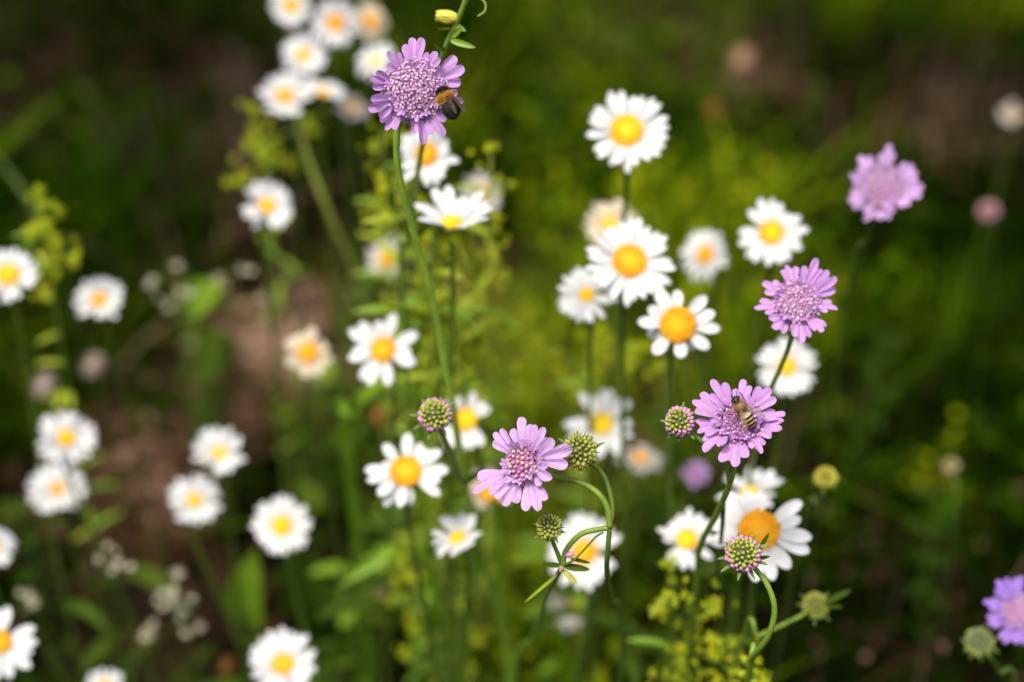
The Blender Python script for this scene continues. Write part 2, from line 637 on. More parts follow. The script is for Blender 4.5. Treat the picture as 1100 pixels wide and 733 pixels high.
def make_sprigs(name, n, area, per, h0, h1, size, label, wide=(.18, .42), up=0.0):
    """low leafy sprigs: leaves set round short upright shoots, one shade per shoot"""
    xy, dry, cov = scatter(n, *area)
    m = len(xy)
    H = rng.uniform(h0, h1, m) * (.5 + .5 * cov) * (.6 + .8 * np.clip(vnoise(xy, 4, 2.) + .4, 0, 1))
    Gs = np.clip(.05 + .95 * rng.beta(1.1, 2.2, m) + .6 * vnoise(xy, 2.6, 9.0) + .45 * vnoise(xy, 7.0, 4.0) + LUSH_VIGNETTE(xy), 0, 1)
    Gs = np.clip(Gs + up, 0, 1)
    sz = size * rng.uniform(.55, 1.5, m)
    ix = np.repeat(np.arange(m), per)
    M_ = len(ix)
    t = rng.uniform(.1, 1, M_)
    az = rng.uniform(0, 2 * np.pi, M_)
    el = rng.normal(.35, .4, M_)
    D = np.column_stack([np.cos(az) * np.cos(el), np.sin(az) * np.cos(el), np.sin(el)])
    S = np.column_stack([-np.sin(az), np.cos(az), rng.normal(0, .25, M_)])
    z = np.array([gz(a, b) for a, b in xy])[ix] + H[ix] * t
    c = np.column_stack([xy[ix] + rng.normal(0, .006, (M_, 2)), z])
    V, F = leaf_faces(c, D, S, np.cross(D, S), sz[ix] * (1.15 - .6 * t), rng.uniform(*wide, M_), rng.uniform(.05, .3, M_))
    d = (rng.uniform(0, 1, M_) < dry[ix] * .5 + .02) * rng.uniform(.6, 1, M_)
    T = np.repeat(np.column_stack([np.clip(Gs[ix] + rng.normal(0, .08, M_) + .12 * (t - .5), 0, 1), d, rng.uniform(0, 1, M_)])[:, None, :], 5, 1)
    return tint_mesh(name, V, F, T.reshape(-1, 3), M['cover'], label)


def make_litter(n, area, label):
    """dead leaves: thin everywhere, thick over the bare patches"""
    xy = np.column_stack([rng.uniform(area[0], area[1], n), rng.uniform(area[2], area[3], n)])
    ext = [xy]
    for x, y, r, d_, c_ in PG:
        if d_ >= .7:
            ext.append(np.column_stack([rng.normal(x, r * .6, 420), rng.normal(y, r * .8, 420)]))
    xy = np.concatenate(ext)
    m = len(xy)
    az, el = rng.uniform(0, 2 * np.pi, m), rng.normal(.05, .25, m)
    D = np.column_stack([np.cos(az) * np.cos(el), np.sin(az) * np.cos(el), np.sin(el)])
    S = np.column_stack([-np.sin(az), np.cos(az), rng.normal(0, .2, m)])
    c = np.column_stack([xy, np.array([gz(a, b) for a, b in xy]) + .003 + rng.uniform(0, .014, m)])
    V, F = leaf_faces(c, D, S, np.cross(D, S), .02 * rng.uniform(.4, 1.6, m), rng.uniform(.15, .4, m), rng.uniform(.03, .2, m))
    dr, _ = floor(xy)
    q = np.clip(rng.uniform(0, .42, m) + .85 * dr ** 2, 0, 1)
    T = np.repeat(np.column_stack([rng.uniform(0, 1, m), np.full(m, .85), q])[:, None, :], 5, 1)
    return tint_mesh('leaf_litter', V, F, T.reshape(-1, 3), M['litter'], label)


NEAR = (-1.15, 1.15, 0.40, 2.3)
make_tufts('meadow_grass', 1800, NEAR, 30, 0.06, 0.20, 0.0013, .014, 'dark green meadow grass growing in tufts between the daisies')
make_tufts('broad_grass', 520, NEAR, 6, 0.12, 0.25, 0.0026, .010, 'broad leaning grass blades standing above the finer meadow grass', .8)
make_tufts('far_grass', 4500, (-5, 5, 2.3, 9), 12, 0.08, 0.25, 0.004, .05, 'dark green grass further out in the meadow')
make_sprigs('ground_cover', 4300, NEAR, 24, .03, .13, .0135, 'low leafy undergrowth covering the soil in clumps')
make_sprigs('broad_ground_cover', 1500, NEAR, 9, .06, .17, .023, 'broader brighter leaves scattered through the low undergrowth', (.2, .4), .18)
make_litter(9000, NEAR, 'brown dry leaf litter lying on the soil')

# ---------------------------------------------------------------- oxeye daisies
rnd = random.Random(11)


def strap(t):
    a = min(1.0, 0.4 + 0.6 * (t / 0.45)) if t < 0.45 else 1.0
    b = 1.0 if t < 0.6 else math.sqrt(max(0.0, 1 - ((t - 0.6) / 0.41) ** 2))
    return a * b


PETALS = {}
for pm in ('white_petal', 'cream_petal', 'dull_petal'):
    PETALS[pm] = []
    for k in range(6):
        mb = MB().mat(M[pm])
        mb.petal((0, 0, 0), (1, 0, 0), (0, 0, 1), 1.0, 0.135 * rnd.uniform(0.88, 1.12), rnd.uniform(-.05, .12), rnd.uniform(-.42, .1),
                 rnd.uniform(-.1, .5), 8, 4, strap, rnd.uniform(0.02, 0.07), rnd.random(), rnd.uniform(-.25, .25))
        PETALS[pm].append(mb.mesh('petal'))


def daisy_disc(mat, dome, inner):
    """domed disc of radius 1 made of spiralling tiny florets"""
    mb = MB().mat(M[mat])
    mb.ball((0, 0, -0.05), (0.97, 0.97, dome), 20, 12)
    n = 150
    for i in range(n):
        t = (i + 0.5) / n
        r = math.sqrt(t) * 0.99
        a = i * 2.39996
        z = dome * math.sqrt(max(0.0, 1 - r * r * 0.97)) - 0.05
        if r < 0.28:
            z -= 0.10 * (1 - r / 0.28)
        nrm = Vector((r * math.cos(a) * dome * 1.2, r * math.sin(a) * dome * 1.2, 0.8))
        s = (0.046 + 0.034 * r) * (1.35 if .55 < r < .9 and i % 3 == 0 else 1)
        mb.mat(M[mat if r > .45 else inner])
        mb.ball((r * math.cos(a), r * math.sin(a), z), (s, s, s * 1.5), 5, 3, nrm)
    return mb.mesh('disc')


DISCS = {k: daisy_disc(k, 0.42, i) for k, i in (('disc_yellow', 'disc_green'), ('disc_orange', 'disc_yellow'), ('disc_green', 'disc_green'))}


def involucre():
    mb = MB().mat(M['involucre'])
    mb.ball((0, 0, -0.28), (1.02, 1.02, 0.42), 16, 8)
    for ring, (zr, lr) in enumerate(((-0.25, 0.62), (-0.42, 0.6))):
        for k in range(14):
            a = 2 * math.pi * (k + ring * .5) / 14
            d = Vector((math.cos(a), math.sin(a), 0.25))
            mb.petal(d * (0.62 - .1 * ring) + Vector((0, 0, zr - .2)), d, (0, 0, -1), lr, 0.15, -.2, -.5, 0.2, 4, 2)
    return mb.mesh('flower_head')


INVO = involucre()


def leaf_mesh(mat, L, Wd, bend, tooth=0.0, nl=10):
    mb = MB().mat(M[mat])
    prof = (lambda t: (math.sin(math.pi * min(1, t ** 0.7 * 0.98 + 0.02)) ** 0.7) * (1 + tooth * math.sin(t * 40)))
    mb.petal((0, 0, 0), (1, 0, 0), (0, 0, 1), L, Wd, 0.5, bend, 0.35, nl, 4, prof, twist=0.2)
    return mb.mesh('leaf')


DLEAF = [leaf_mesh('leaf', 0.045, 0.005, -0.9, 0.3, 14), leaf_mesh('leaf', 0.06, 0.007, -1.3, 0.25, 14), leaf_mesh('leaf', 0.035, 0.004, -0.5, 0.3, 14)]


def leaves_on(root, sp, mesh_list, n, lo=0.1, hi=0.8, name='leaf', scale=1.0):
    for k in range(n):
        i = int(len(sp) * rnd.uniform(lo, hi))
        i = min(i, len(sp) - 2)
        t = (sp[i + 1] - sp[i]).normalized()
        a = rnd.uniform(0, 6.28)
        x = Vector((math.cos(a), math.sin(a), 0))
        x = (x - t * x.dot(t)).normalized()
        y = t.cross(x)
        m = Matrix((x, y, t)).transposed().to_4x4()
        put(name, rnd.choice(mesh_list), root, Matrix.Translation(sp[i] - root.location) @ m @ Matrix.Scale(scale * rnd.uniform(.7, 1.2), 4))


def root_of(p, dx=None, dy=None):
    x = p.x + (rnd.uniform(-.02, .02) if dx is None else dx)
    y = p.y + (rnd.uniform(-.01, .05) if dy is None else dy)
    return Vector((x, y, gz(x, y) - 0.004))


def make_daisy(px, py, w, d, tx, ty, cup, label, pm='white_petal', dm='disc_yellow', dr=0.36, npet=21, via=None, gap=0.0, stem='daisy_stem', droop=0.0):
    """px, py: the disc; w: width over the petals in photo pixels; d: depth; dr: disc radius over flower radius"""
    d = 0.5 + (d - 0.5) * (1.0 if d > .765 else 0.95)
    tx, ty = tx * 1.25 + rnd.uniform(-.22, .22), ty * 1.1 + rnd.uniform(-.12, .2)
    c = P(px, py, d)
    dr *= 1.1
    rr = w * (0.48 if px < 350 else 0.5) * K * d * 1000                     # mm
    nrm = facing(c, tx, ty)
    ro = root_of(c) if via is None else None
    if via is not None:
        q = [P(*v) for v in via]
        ro = root_of(q[-1], 0.0, 0.02)
        if q[-1].z < 0.02:
            q = q[:-1]
    root = thing('daisy', label, 'daisy', ro, 'daisies in the meadow')
    back = c - nrm * (0.0045 + rr * 0.00035)
    if via is None:
        h = c.z
        a = ro.lerp(Vector((c.x, c.y, h)), 0.4) + Vector((rnd.uniform(-.012, .012), rnd.uniform(-.01, .01), 0))
        b = Vector((c.x, c.y, 0)) - Vector((nrm.x, nrm.y, 0)) * 0.014 + Vector((0, 0, h - 0.035))
        pts = [ro, a, b, back]
    else:
        pts = [ro] + q[::-1] + [back]
    sp = spline(pts, 8)
    mb = MB().mat(M[stem])
    r = 0.0015 if via else 0.0011 if rr > 14 else 0.0009
    mb.tube([p - ro for p in sp], lin(r * 1.3, r, len(sp)), 8)
    mb.build('stem', root)
    if d < .9:
        leaves_on(root, sp, DLEAF, 3, .05, .5, scale=.8)
    rd = rr * dr
    # the green cup behind the petals carries disc and petals; its children live in units of the disc radius
    hd = put('flower_head', INVO, root, rel(root, frame(c, nrm, rnd.uniform(0, 6.28), 0.001 * rd)))
    put('disc', DISCS[dm], hd)
    L = (rr - rd * 0.72) / rd
    for k in range(npet):
        if gap and rnd.random() < gap:
            continue
        a = 2 * math.pi * (k + rnd.uniform(-.22, .22)) / npet
        lift = cup + rnd.uniform(-.2, .18) - (rnd.uniform(.2, .7) if rnd.random() < .08 else 0) - 0.05 * (k % 2) - droop * rnd.uniform(.3, 1)
        ll = L * (rnd.choice((rnd.uniform(.68, .9), rnd.uniform(.88, 1.1), rnd.uniform(.92, 1.12))) if npet < 19 else rnd.uniform(.86, 1.08)) / max(0.75, math.cos(cup * 0.7))
        m = Matrix.Rotation(a, 4, 'Z') @ Matrix.Translation((0.72, 0, 0.02 + 0.03 * (k % 2))) @ Matrix.Rotation(-lift, 4, 'Y') @ Matrix.Rotation(rnd.uniform(-.2, .2), 4, 'X')
        wd = (20.0 / npet) ** 0.7 * rr * 0.92 / rd
        m = m @ Matrix.Diagonal((ll, wd * rnd.uniform(.9, 1.1), ll, 1))
        put('petal', PETALS[pm][rnd.randrange(6)], hd, m)
    return root


W_, C_, D_ = 'white_petal', 'cream_petal', 'dull_petal'
Y_, O_, GN = 'disc_yellow', 'disc_orange', 'disc_green'
DAISIES = [
    # px, py, w, d, tx, ty, cup, label, petals, disc, dr, npet
    (313, 6, 50, .80, -.1, .25, .15, 'white daisy cut by the top edge, topmost in the blurred cluster at upper left', W_, Y_, .34, 20),
    (360, 25, 54, .80, .1, .1, .2, 'white daisy with a golden centre at the top right of the upper left cluster', W_, O_, .34, 20),
    (398, 24, 46, .84, .35, .2, .1, 'cream faded daisy with an orange centre, rightmost of the cluster at the top edge', C_, O_, .34, 18),
    (326, 60, 52, .80, -.2, .35, .3, 'white daisy in the middle of the upper left cluster, between two rows', W_, Y_, .30, 20),
    (306, 104, 60, .78, -.1, .35, .25, 'white daisy at the lower left end of the blurred cluster in the upper left', W_, O_, .32, 21),
    (348, 100, 54, .79, .3, 1.5, .2, 'white daisy turned upward, beside the lowest bloom of the upper left cluster', W_, Y_, .26, 20),
    (404, 66, 46, .80, -.3, .6, .1, 'pale daisy behind the lilac flower carrying the bumblebee, showing left of its petals', W_, GN, .28, 19),
    (379, 116, 36, .84, .1, .6, .2, 'small dull white daisy low in the upper left cluster, near the long green stem', D_, O_, .3, 17),
    (673, 141, 92, .62, .02, .18, .12, 'large white daisy standing alone in the upper middle with a round yellow centre', W_, Y_, .36, 24),
    (287, 222, 62, .75, .25, .3, .25, 'white daisy alone below the upper left cluster, left of the slanting olive stem', W_, Y_, .30, 20),
    (458, 166, 70, .63, -.1, .2, .2, 'white daisy half hidden right below the lilac flower with the bumblebee', W_, O_, .34, 18),
    (486, 240, 90, .60, .1, 1.2, .5, 'white daisy seen from its side, right of the long stem in the upper middle', W_, GN, .25, 15),
    (517, 207, 48, .76, .3, .5, .15, 'dull white faded daisy behind the side-on daisy right of the long stem', D_, O_, .3, 18),
    (417, 278, 50, .78, -.2, .3, .2, 'pale blurred daisy left of the long stem, under the side-on daisy', D_, O_, .36, 18),
    (9, 296, 66, .71, -.05, .15, .15, 'white daisy cut by the left edge, at upper left with a large golden centre', W_, Y_, .36, 20),
    (107, 323, 58, .75, -.1, .3, .3, 'white daisy near the left edge, right of the one cut by it', W_, O_, .30, 20),
    (655, 241, 58, .72, -.1, .4, .15, 'cream white daisy peeping out behind the large daisy of the middle right trio', C_, GN, .28, 20),
    (676, 281, 96, .60, .05, .15, .1, 'largest white daisy of the middle right trio, in front of a cream one', W_, O_, .36, 25),
    (630, 317, 66, .63, -.1, .3, .22, 'white daisy with a small yellow centre, lower left of the middle right trio', W_, Y_, .24, 22),
    (758, 274, 60, .73, -.4, .35, .2, 'blurred white daisy turned left, between the trio and the daisy at the right', W_, O_, .32, 20),
    (829, 250, 74, .65, -.02, .15, .1, 'white daisy above the right-hand lilac flower, with few broad petals', W_, Y_, .33, 17),
    (728, 349, 86, .58, .03, .05, .02, 'white daisy with thirteen separate broad petals and a wide orange centre, right of centre', W_, O_, .42, 14),
    (845, 394, 66, .68, .0, .2, .15, 'white daisy directly below the upper lilac flower at right, partly crossed by its stem', W_, Y_, .30, 21),
    (412, 376, 82, .65, -.1, .2, .15, 'white daisy with ragged petals left of the long stem at mid height', W_, O_, .32, 14),
    (331, 379, 60, .74, .1, .1, .1, 'cream wilting daisy with an orange centre and few petals, left of the long stem', C_, O_, .36, 12),
    (501, 451, 70, .66, -.35, .15, .1, 'white daisy right behind the long stem and above the pale lilac flower', W_, Y_, .34, 15),
    (647, 456, 80, .69, -.1, .25, .15, 'white daisy with a yellow green centre behind the spiky green bud in the middle', W_, GN, .30, 19),
    (688, 492, 52, .77, .2, 1.2, .1, 'dull blurred daisy low behind the white daisy in the middle', D_, O_, .3, 18),
    (436, 507, 86, .61, -.05, .15, .05, 'large white daisy left of the pale lilac flower, with an oval golden centre', W_, O_, .37, 17),
    (492, 578, 60, .63, -.15, .75, .3, 'white daisy below the large one left of the pale lilac flower, tilted up', W_, Y_, .28, 20),
    (526, 526, 54, .68, -.2, -.3, .1, 'faded daisy with a big orange centre behind the pale lilac flower', C_, O_, .46, 12),
    (628, 594, 86, .68, -.15, .35, .25, 'white daisy behind the looping green stems under the pale lilac flower', W_, O_, .32, 19),
    (71, 471, 66, .74, -.02, .15, .15, 'white daisy at left, upper one of a close pair, near the brown soil', W_, Y_, .28, 22),
    (62, 526, 66, .77, .05, .3, .2, 'white daisy at left, lower one of a close pair, near the brown soil', W_, O_, .24, 21),
    (236, 487, 62, .75, -.1, .3, .3, 'white daisy at lower left, upper right one of two close together', W_, Y_, .26, 22),
    (209, 538, 62, .75, .0, .15, .15, 'white round daisy at lower left, lower left one of two close together', W_, Y_, .26, 22),
    (303, 565, 68, .72, -.02, .1, .1, 'white round daisy with a bold yellow centre above the broad green leaf', W_, Y_, .32, 21),
    (304, 714, 80, .69, -.15, .35, .3, 'white daisy cut by the bottom edge, left of the middle, centre facing down left', W_, O_, .30, 20),
    (-8, 588, 50, .72, .1, .2, .2, 'white daisy mostly cut by the left edge below the pair of daisies', W_, Y_, .3, 20),
    (-1, 690, 84, .66, .3, .2, .1, 'large white ragged daisy cut by the left edge near the bottom', W_, O_, .3, 15),
    (112, 737, 44, .75, .0, .5, .2, 'white daisy barely showing at the bottom edge in the lower left', W_, Y_, .3, 20),
    (815, 570, 108, .57, .02, .1, .08, 'biggest white daisy with a wide orange centre behind the pink tipped bud at lower right', W_, O_, .38, 16),
    (806, 530, 76, .64, -.05, 1.6, .35, 'white daisy seen edge-on, rising above the biggest daisy at lower right', W_, GN, .25, 18),
    (738, 580, 66, .63, -.1, .2, .1, 'white daisy left of the biggest one at lower right, with a yellow centre', W_, Y_, .32, 18),
    (615, 655, 54, .83, .1, .6, .15, 'dull blurred daisy in deep shade below the looping green stems', D_, GN, .26, 18),
    (408, 640, 26, .88, .1, .4, .2, 'tiny faded pale daisy in the undergrowth at bottom middle', D_, O_, .3, 14),
    (1088, 122, 28, 1.02, -.3, .3, .35, 'small pale blurred daisy at the right edge near the top', D_, O_, .24, 16),
]
VIAS = {4: [(318, 125, .79), (332, 175, .80), (358, 240, .82), (388, 312, .86), (410, 420, .92)]}
for i, dd in enumerate(DAISIES):
    make_daisy(*dd, via=VIAS.get(i), stem='olive_stem' if i in VIAS else 'daisy_stem', gap=0.14 if dd[11] < 17 else 0.06)

# ---------------------------------------------------------------- scabious
def lobe(t):
    a = 0.34 + 0.66 * min(1.0, t / 0.62) ** 1.4
    b = 1.0 if t < 0.78 else math.sqrt(max(0.0, 1 - ((t - 0.78) / 0.23) ** 2))
    return a * b


def outer_floret(mat, r):
    """one ray floret of length about 1 along x: three long lobes outward, two short ones inward"""
    mb = MB().mat(M[mat])
    half = r.uniform(.60, .82)
    ls = [r.uniform(.72, .98), r.uniform(.95, 1.08), r.uniform(.72, .98)]
    cen = [-.64 + r.uniform(-.06, .06), r.uniform(-.07, .07), .64 + r.uniform(-.06, .06)]
    hw = [.38, .37, .38]
    gap = r.uniform(.42, .60)
    ph = [r.uniform(0, 6.28) for _ in range(3)]
    bend = [r.uniform(-.35, .05) for _ in range(3)]
    lift0 = r.uniform(.12, .3)
    cupk = r.uniform(.02, .09)
    nu, nl = 30, 10
    vs, fs, ps = [], [], []
    for q in range(nl + 1):
        t = q / nl
        for k in range(nu + 1):
            u = -1 + 2 * k / nu
            m = min(range(3), key=lambda c: abs(u - cen[c]) / hw[c])
            v = (u - cen[m]) / hw[m]
            edge = math.sqrt(max(0.0, 1 - min(1.0, abs(v)) ** 2.6))
            rad = gap + (ls[m] - gap) * edge
            x = t * rad
            th = u * half * (1 - .22 * max(0.0, x - .35))
            z = lift0 * x + bend[m] * max(0.0, x - .3) ** 1.5 + cupk * min(1, abs(v)) ** 2 * min(1, x * 2) - .05 * (1 - min(1.0, abs(v))) * x
            z += .035 * x * x * math.sin(u * 7 + ph[0]) + .02 * x * math.sin(u * 13 + x * 5 + ph[1])
            vs.append((x * math.cos(th), x * math.sin(th) + .035 * u * (1 - t), z))
            ps.append((.5 + v * .5, x, .5))
    for q in range(nl):
        for k in range(nu):
            b = q * (nu + 1) + k
            fs.append((b, b + 1, b + nu + 2, b + nu + 1))
    mb.add(vs, fs, ps)
    for a in (2.2, -2.2):
        d = Vector((math.cos(a) * .5, math.sin(a), 0.9))
        mb.petal((0.12, 0, .06), d, (-1, 0, .5), .26 * r.uniform(.8, 1.2), .085, .1, -.5, .3, 5, 3, lobe)
    mb.tube([(-.12, 0, -.22), (0, 0, -.05), (.04, 0, .05)], [.03, .05, .09], 7, False)
    return mb.mesh('outer_floret')


OUT = {m: [outer_floret(m, random.Random(40 + k)) for k in range(5)] for m in ('lilac_petal', 'pale_lilac_petal', 'violet_petal')}


def dome_pt(t, i, Rd, h, cap=1.0):
    """i-th point of a spiral over the dome; t from 0 (pole) to 1 (rim)"""
    th = math.acos(1 - t * cap)
    a = i * 2.39996
    p = Vector((Rd * math.sin(th) * math.cos(a), Rd * math.sin(th) * math.sin(a), h * math.cos(th)))
    n = Vector((math.sin(th) * math.cos(a) / Rd, math.sin(th) * math.sin(a) / Rd, math.cos(th) / h)).normalized()
    return p, n


def cushion(hd, Rd, h, n, fmat, r, stamens=2, bud_core=0.0, core='tan_bud', base_r=None):
    mb = MB().mat(M['purple_cushion'])
    mb.ball((0, 0, 0), (Rd * .93, Rd * .93, h * .9), 20, 12)
    st = MB()
    for i in range(n):
        t = (i + .5) / n
        p, nn = dome_pt(t, i, Rd, h)
        p += nn * r.uniform(-.3, .3)
        x = nn.orthogonal().normalized()
        y = nn.cross(x)
        if t < bud_core:
            mb.mat(M[core] if r.random() < .72 else M['pink_bud'])
            s = 0.098 * Rd * r.uniform(.7, 1.25)
            mb.ball(p + nn * .5, (s, s, s * 1.25), 8, 6, nn)
            continue
        nl = r.choice((4, 5, 5))
        a0 = r.uniform(0, 6.28)
        mb.mat(M[fmat])
        sz = (0.7 + 0.75 * t) * Rd / 9.0
        mb.tube([p - nn * 1.2, p, p + nn * .6 * sz], [.25 * sz, .4 * sz, .62 * sz], 6, False)
        for k in range(nl):
            a = a0 + 2 * math.pi * k / nl
            d = x * math.cos(a) + y * math.sin(a)
            mb.petal(p + nn * .5 * sz + d * .4 * sz, d + nn * .5, nn - d * .5, r.uniform(1.0, 1.7) * sz, .62 * sz, .2, -.6, .3, 4, 2, lobe, rnd=r.random())
        for k in range(stamens):
            if r.random() < .25:
                continue
            a = r.uniform(0, 6.28)
            d = (x * math.cos(a) + y * math.sin(a)) * r.uniform(.2, .7) + nn
            q = p + d * r.uniform(1.6, 3.0)
            st.mat(M['filament']).tube([p, p.lerp(q, .5) + nn * .2, q], [.09, .08, .07], 4, False)
            st.mat(M['anther']).ball(q, (.32, .32, .5), 6, 4, (x * r.uniform(-1, 1) + y * r.uniform(-1, 1) + nn * .3))
    mb.build('floret_cushion', hd)
    if st.v:
        st.build('stamen_cluster', hd)


def calyx(Rd, nb=10, lb=1.0):
    mb = MB().mat(M['receptacle'])
    mb.ball((0, 0, -1.0), (Rd * .55, Rd * .55, 2.2), 14, 8)
    mb.mat(M['deep_stem'])
    for k in range(nb):
        a = 2 * math.pi * k / nb
        d = Vector((math.cos(a), math.sin(a), 0))
        mb.petal(d * Rd * .4 + Vector((0, 0, -2.2)), d + Vector((0, 0, .1)), (0, 0, 1), Rd * .8 * lb, .8, .1, -.2, .3, 6, 2)
    mb.mat(M['bristle'])
    return mb


def scabious_head(root, c, Rpx, d, tx, ty, nout, fmat, pmat, seed, dome=.5, hh=.62, stamens=2, n=110, core=0.0, roll=0.0, lift=.1, skip=(), irregular=.24):
    """the bloom at c; returns head and the point where its stem joins"""
    r = random.Random(seed)
    Rm = Rpx * K * d * 1000
    nrm = facing(c, tx, ty)
    Rd = Rm * dome
    hd = calyx(Rd).build('flower_head', root)
    hd.matrix_local = rel(root, frame(c - nrm * Rd * hh * .0005, nrm, roll))
    cushion(hd, Rd, Rd * hh, n, fmat, r, stamens, core)
    r0 = Rd * .72
    L = Rm - r0
    for k in range(nout):
        if k in skip:
            continue
        a = 2 * math.pi * (k + r.uniform(-.16, .16)) / nout
        m = Matrix.Rotation(a, 4, 'Z') @ Matrix.Translation((r0, 0, Rd * hh * .28 + r.uniform(-.3, .5))) @ Matrix.Rotation(-(lift + r.uniform(-.25, .4)), 4, 'Y') \
            @ Matrix.Rotation(r.uniform(-.55, .55), 4, 'X')
        s = L * r.uniform(1 - irregular, 1 + irregular * .7) * 1.08
        put('outer_floret', OUT[pmat][r.randrange(5)], hd, m @ Matrix.Diagonal((s, s * r.uniform(.84, 1.12), s, 1)))
    ni = nout + 1
    for k in range(ni):
        a = 2 * math.pi * (k + .5 + r.uniform(-.3, .3)) / ni
        m = Matrix.Rotation(a, 4, 'Z') @ Matrix.Translation((Rd * .70, 0, Rd * hh * .52)) @ Matrix.Rotation(-(lift + r.uniform(.35, .8)), 4, 'Y') @ Matrix.Rotation(r.uniform(-.4, .4), 4, 'X')
        s = L * r.uniform(.36, .56)
        put('outer_floret', OUT[pmat][r.randrange(5)], hd, m @ Matrix.Diagonal((s, s, s, 1)))
    return hd, c - nrm * (Rd * hh * .0005 + .0028)


def bud_head(root, c, Rpx, d, tx, ty, seed, outer='pink_bud', inner='green_bud', nb=70, bristles=80, bracts=8, flat=.85, out_from=.55, name='bud'):
    """an unopened head: round beads over a dome, dark bristles between, narrow bracts below"""
    r = random.Random(seed)
    Rm = Rpx * K * d * 1000
    nrm = facing(c, tx, ty)
    mb = MB().mat(M['receptacle'])
    mb.ball((0, 0, 0), (Rm * .80, Rm * .80, Rm * .74 * flat), 16, 10)
    mb.mat(M['deep_stem'])
    for k in range(bracts):
        a = 2 * math.pi * (k + r.uniform(-.2, .2)) / bracts
        dv = Vector((math.cos(a), math.sin(a), r.uniform(-.1, .5)))
        mb.petal(Vector((math.cos(a), math.sin(a), 0)) * Rm * .5 + Vector((0, 0, -Rm * .45)), dv, (0, 0, 1), Rm * r.uniform(.75, 1.15), Rm * .11, .1, -.3, .3, 6, 2)
    cup = mb.build(name, root)
    cup.matrix_local = rel(root, frame(c, nrm, r.uniform(0, 6)))
    be = MB()
    be2 = MB()
    for i in range(nb):
        t = (i + .5) / nb
        p, nn = dome_pt(t, i, Rm * .84, Rm * .84 * flat, 1.35)
        s = Rm * (.112 + .062 * t) * r.uniform(.78, 1.15) * math.sqrt(70 / nb)
        nn = (nn + Vector((r.gauss(0, .1), r.gauss(0, .1), r.gauss(0, .1)))).normalized()
        p = p * r.uniform(.94, 1.04)
        q = be2 if t > out_from else be
        m = outer if t > out_from + r.uniform(-.12, .12) else inner
        q.mat(M[m]).ball(p, (s, s, s * 1.35), 9, 7, nn)
    be.build('floret_bud', cup)
    if be2.v:
        be2.build('outer_floret_bud', cup)
    if bristles:
        br = MB().mat(M['bristle'])
        for i in range(bristles):
            t = (i + .5) / bristles
            p, nn = dome_pt(t, i + .37, Rm * .8, Rm * .8 * flat, 1.45)
            nn = (nn + Vector((r.uniform(-.3, .3), r.uniform(-.3, .3), r.uniform(-.3, .3)))).normalized()
            br.tube([p, p + nn * Rm * .38 * r.uniform(.75, 1.25)], [Rm * .026, Rm * .010], 4, False)
        br.build('bristle_tuft', cup)
    return cup, c - nrm * Rm * .00055


def small_leaf(root, a, b, w, mat, bend=-.4, up=None, name='leaf'):
    a, b = Vector(a), Vector(b)
    mb = MB().mat(M[mat])
    n = up or (CAMP - a).normalized()
    mb.petal(a - root.location, b - a, n, (b - a).length * 1.05, w, -bend * .5, bend, .4, 8, 3)
    return mb.build(name, root)


SG = 'scabious flowers in the meadow'


def grounded(px, py, d, dx=0.0, dy=0.03):
    p = P(px, py, d)
    return Vector((p.x + dx, p.y + dy, gz(p.x + dx, p.y + dy) - .004))


# --- the tall one with the bumblebee
g0 = grounded(552, 760, .74)
t = thing('scabious', 'tall lilac scabious on a long stem with a bumblebee on its flower', 'wildflower', g0, SG)
c1 = P(446, 97, .50)
h1, j1 = scabious_head(t, c1, 54, .50, .05, .12, 10, 'pink_floret', 'lilac_petal', 3, dome=.56, hh=.6, stamens=2, n=105, roll=.4, lift=.02)
long_pts = [g0, P(548, 735, .725), P(538, 670, .69), P(518, 595, .65), P(500, 525, .62), P(489, 455, .59), P(478, 392, .572), P(466, 328, .555), P(450, 270, .54), P(434, 212, .525), P(426, 165, .515), P(430, 125, .51), j1]
stem_part(t, 'stem', long_pts, .0019, .0011, 'tall_stem', 10, 8)
cb = P(467, 446, .53)
_, jb = bud_head(t, cb, 18, .53, .0, .25, 61, outer='pink_bud', inner='green_bud', nb=64, bristles=40, out_from=.52)
stem_part(t, 'branch', [P(500, 525, .62), P(490, 500, .585), P(478, 472, .55), jb], .0011, .0009, 'stem')
small_leaf(t, P(498, 520, .617), P(520, 505, .60), .0016, 'leaf')
small_leaf(t, P(500, 530, .62), P(478, 540, .61), .0016, 'leaf')

# --- the branching plant in the middle
g0 = grounded(540, 790, .74)
t = thing('scabious', 'branching pale lilac scabious in the middle with two spiky green buds', 'wildflower', g0, SG)
c3 = P(562, 499, .50)
h3, j3 = scabious_head(t, c3, 52, .50, -.5, .12, 9, 'deep_floret', 'pale_lilac_petal', 12, dome=.40, hh=.5, stamens=0, n=80, core=.72, roll=.2, lift=.22, skip=(4,), irregular=.22)
n1, n2 = P(604, 608, .515), P(655, 567, .507)
stem_part(t, 'stem', [g0, P(553, 728, .68), P(573, 685, .635), P(586, 643, .575), P(597, 622, .53), n1], .0013, .0009, 'stem', 9, 8)
stem_part(t, 'branch', [n1, P(609, 590, .512), P(624, 574, .509), P(642, 569, .508), n2], .0010, .0010, 'stem', 9)
stem_part(t, 'branch', [n2, P(652, 545, .505), P(641, 529, .504), P(622, 518, .505), P(598, 513, .507), P(582, 507, .508), j3], .00115, .0009, 'stem', 9)
cg = P(622, 485, .50)
_, jg = bud_head(t, cg, 19, .50, -.1, .35, 71, outer='yellow_bud', inner='green_bud', nb=72, bristles=120, out_from=.72)
stem_part(t, 'branch', [n2, P(658, 545, .506), P(652, 518, .505), P(643, 504, .504), P(632, 497, .504), jg], .00085, .0008, 'deep_stem', 9)
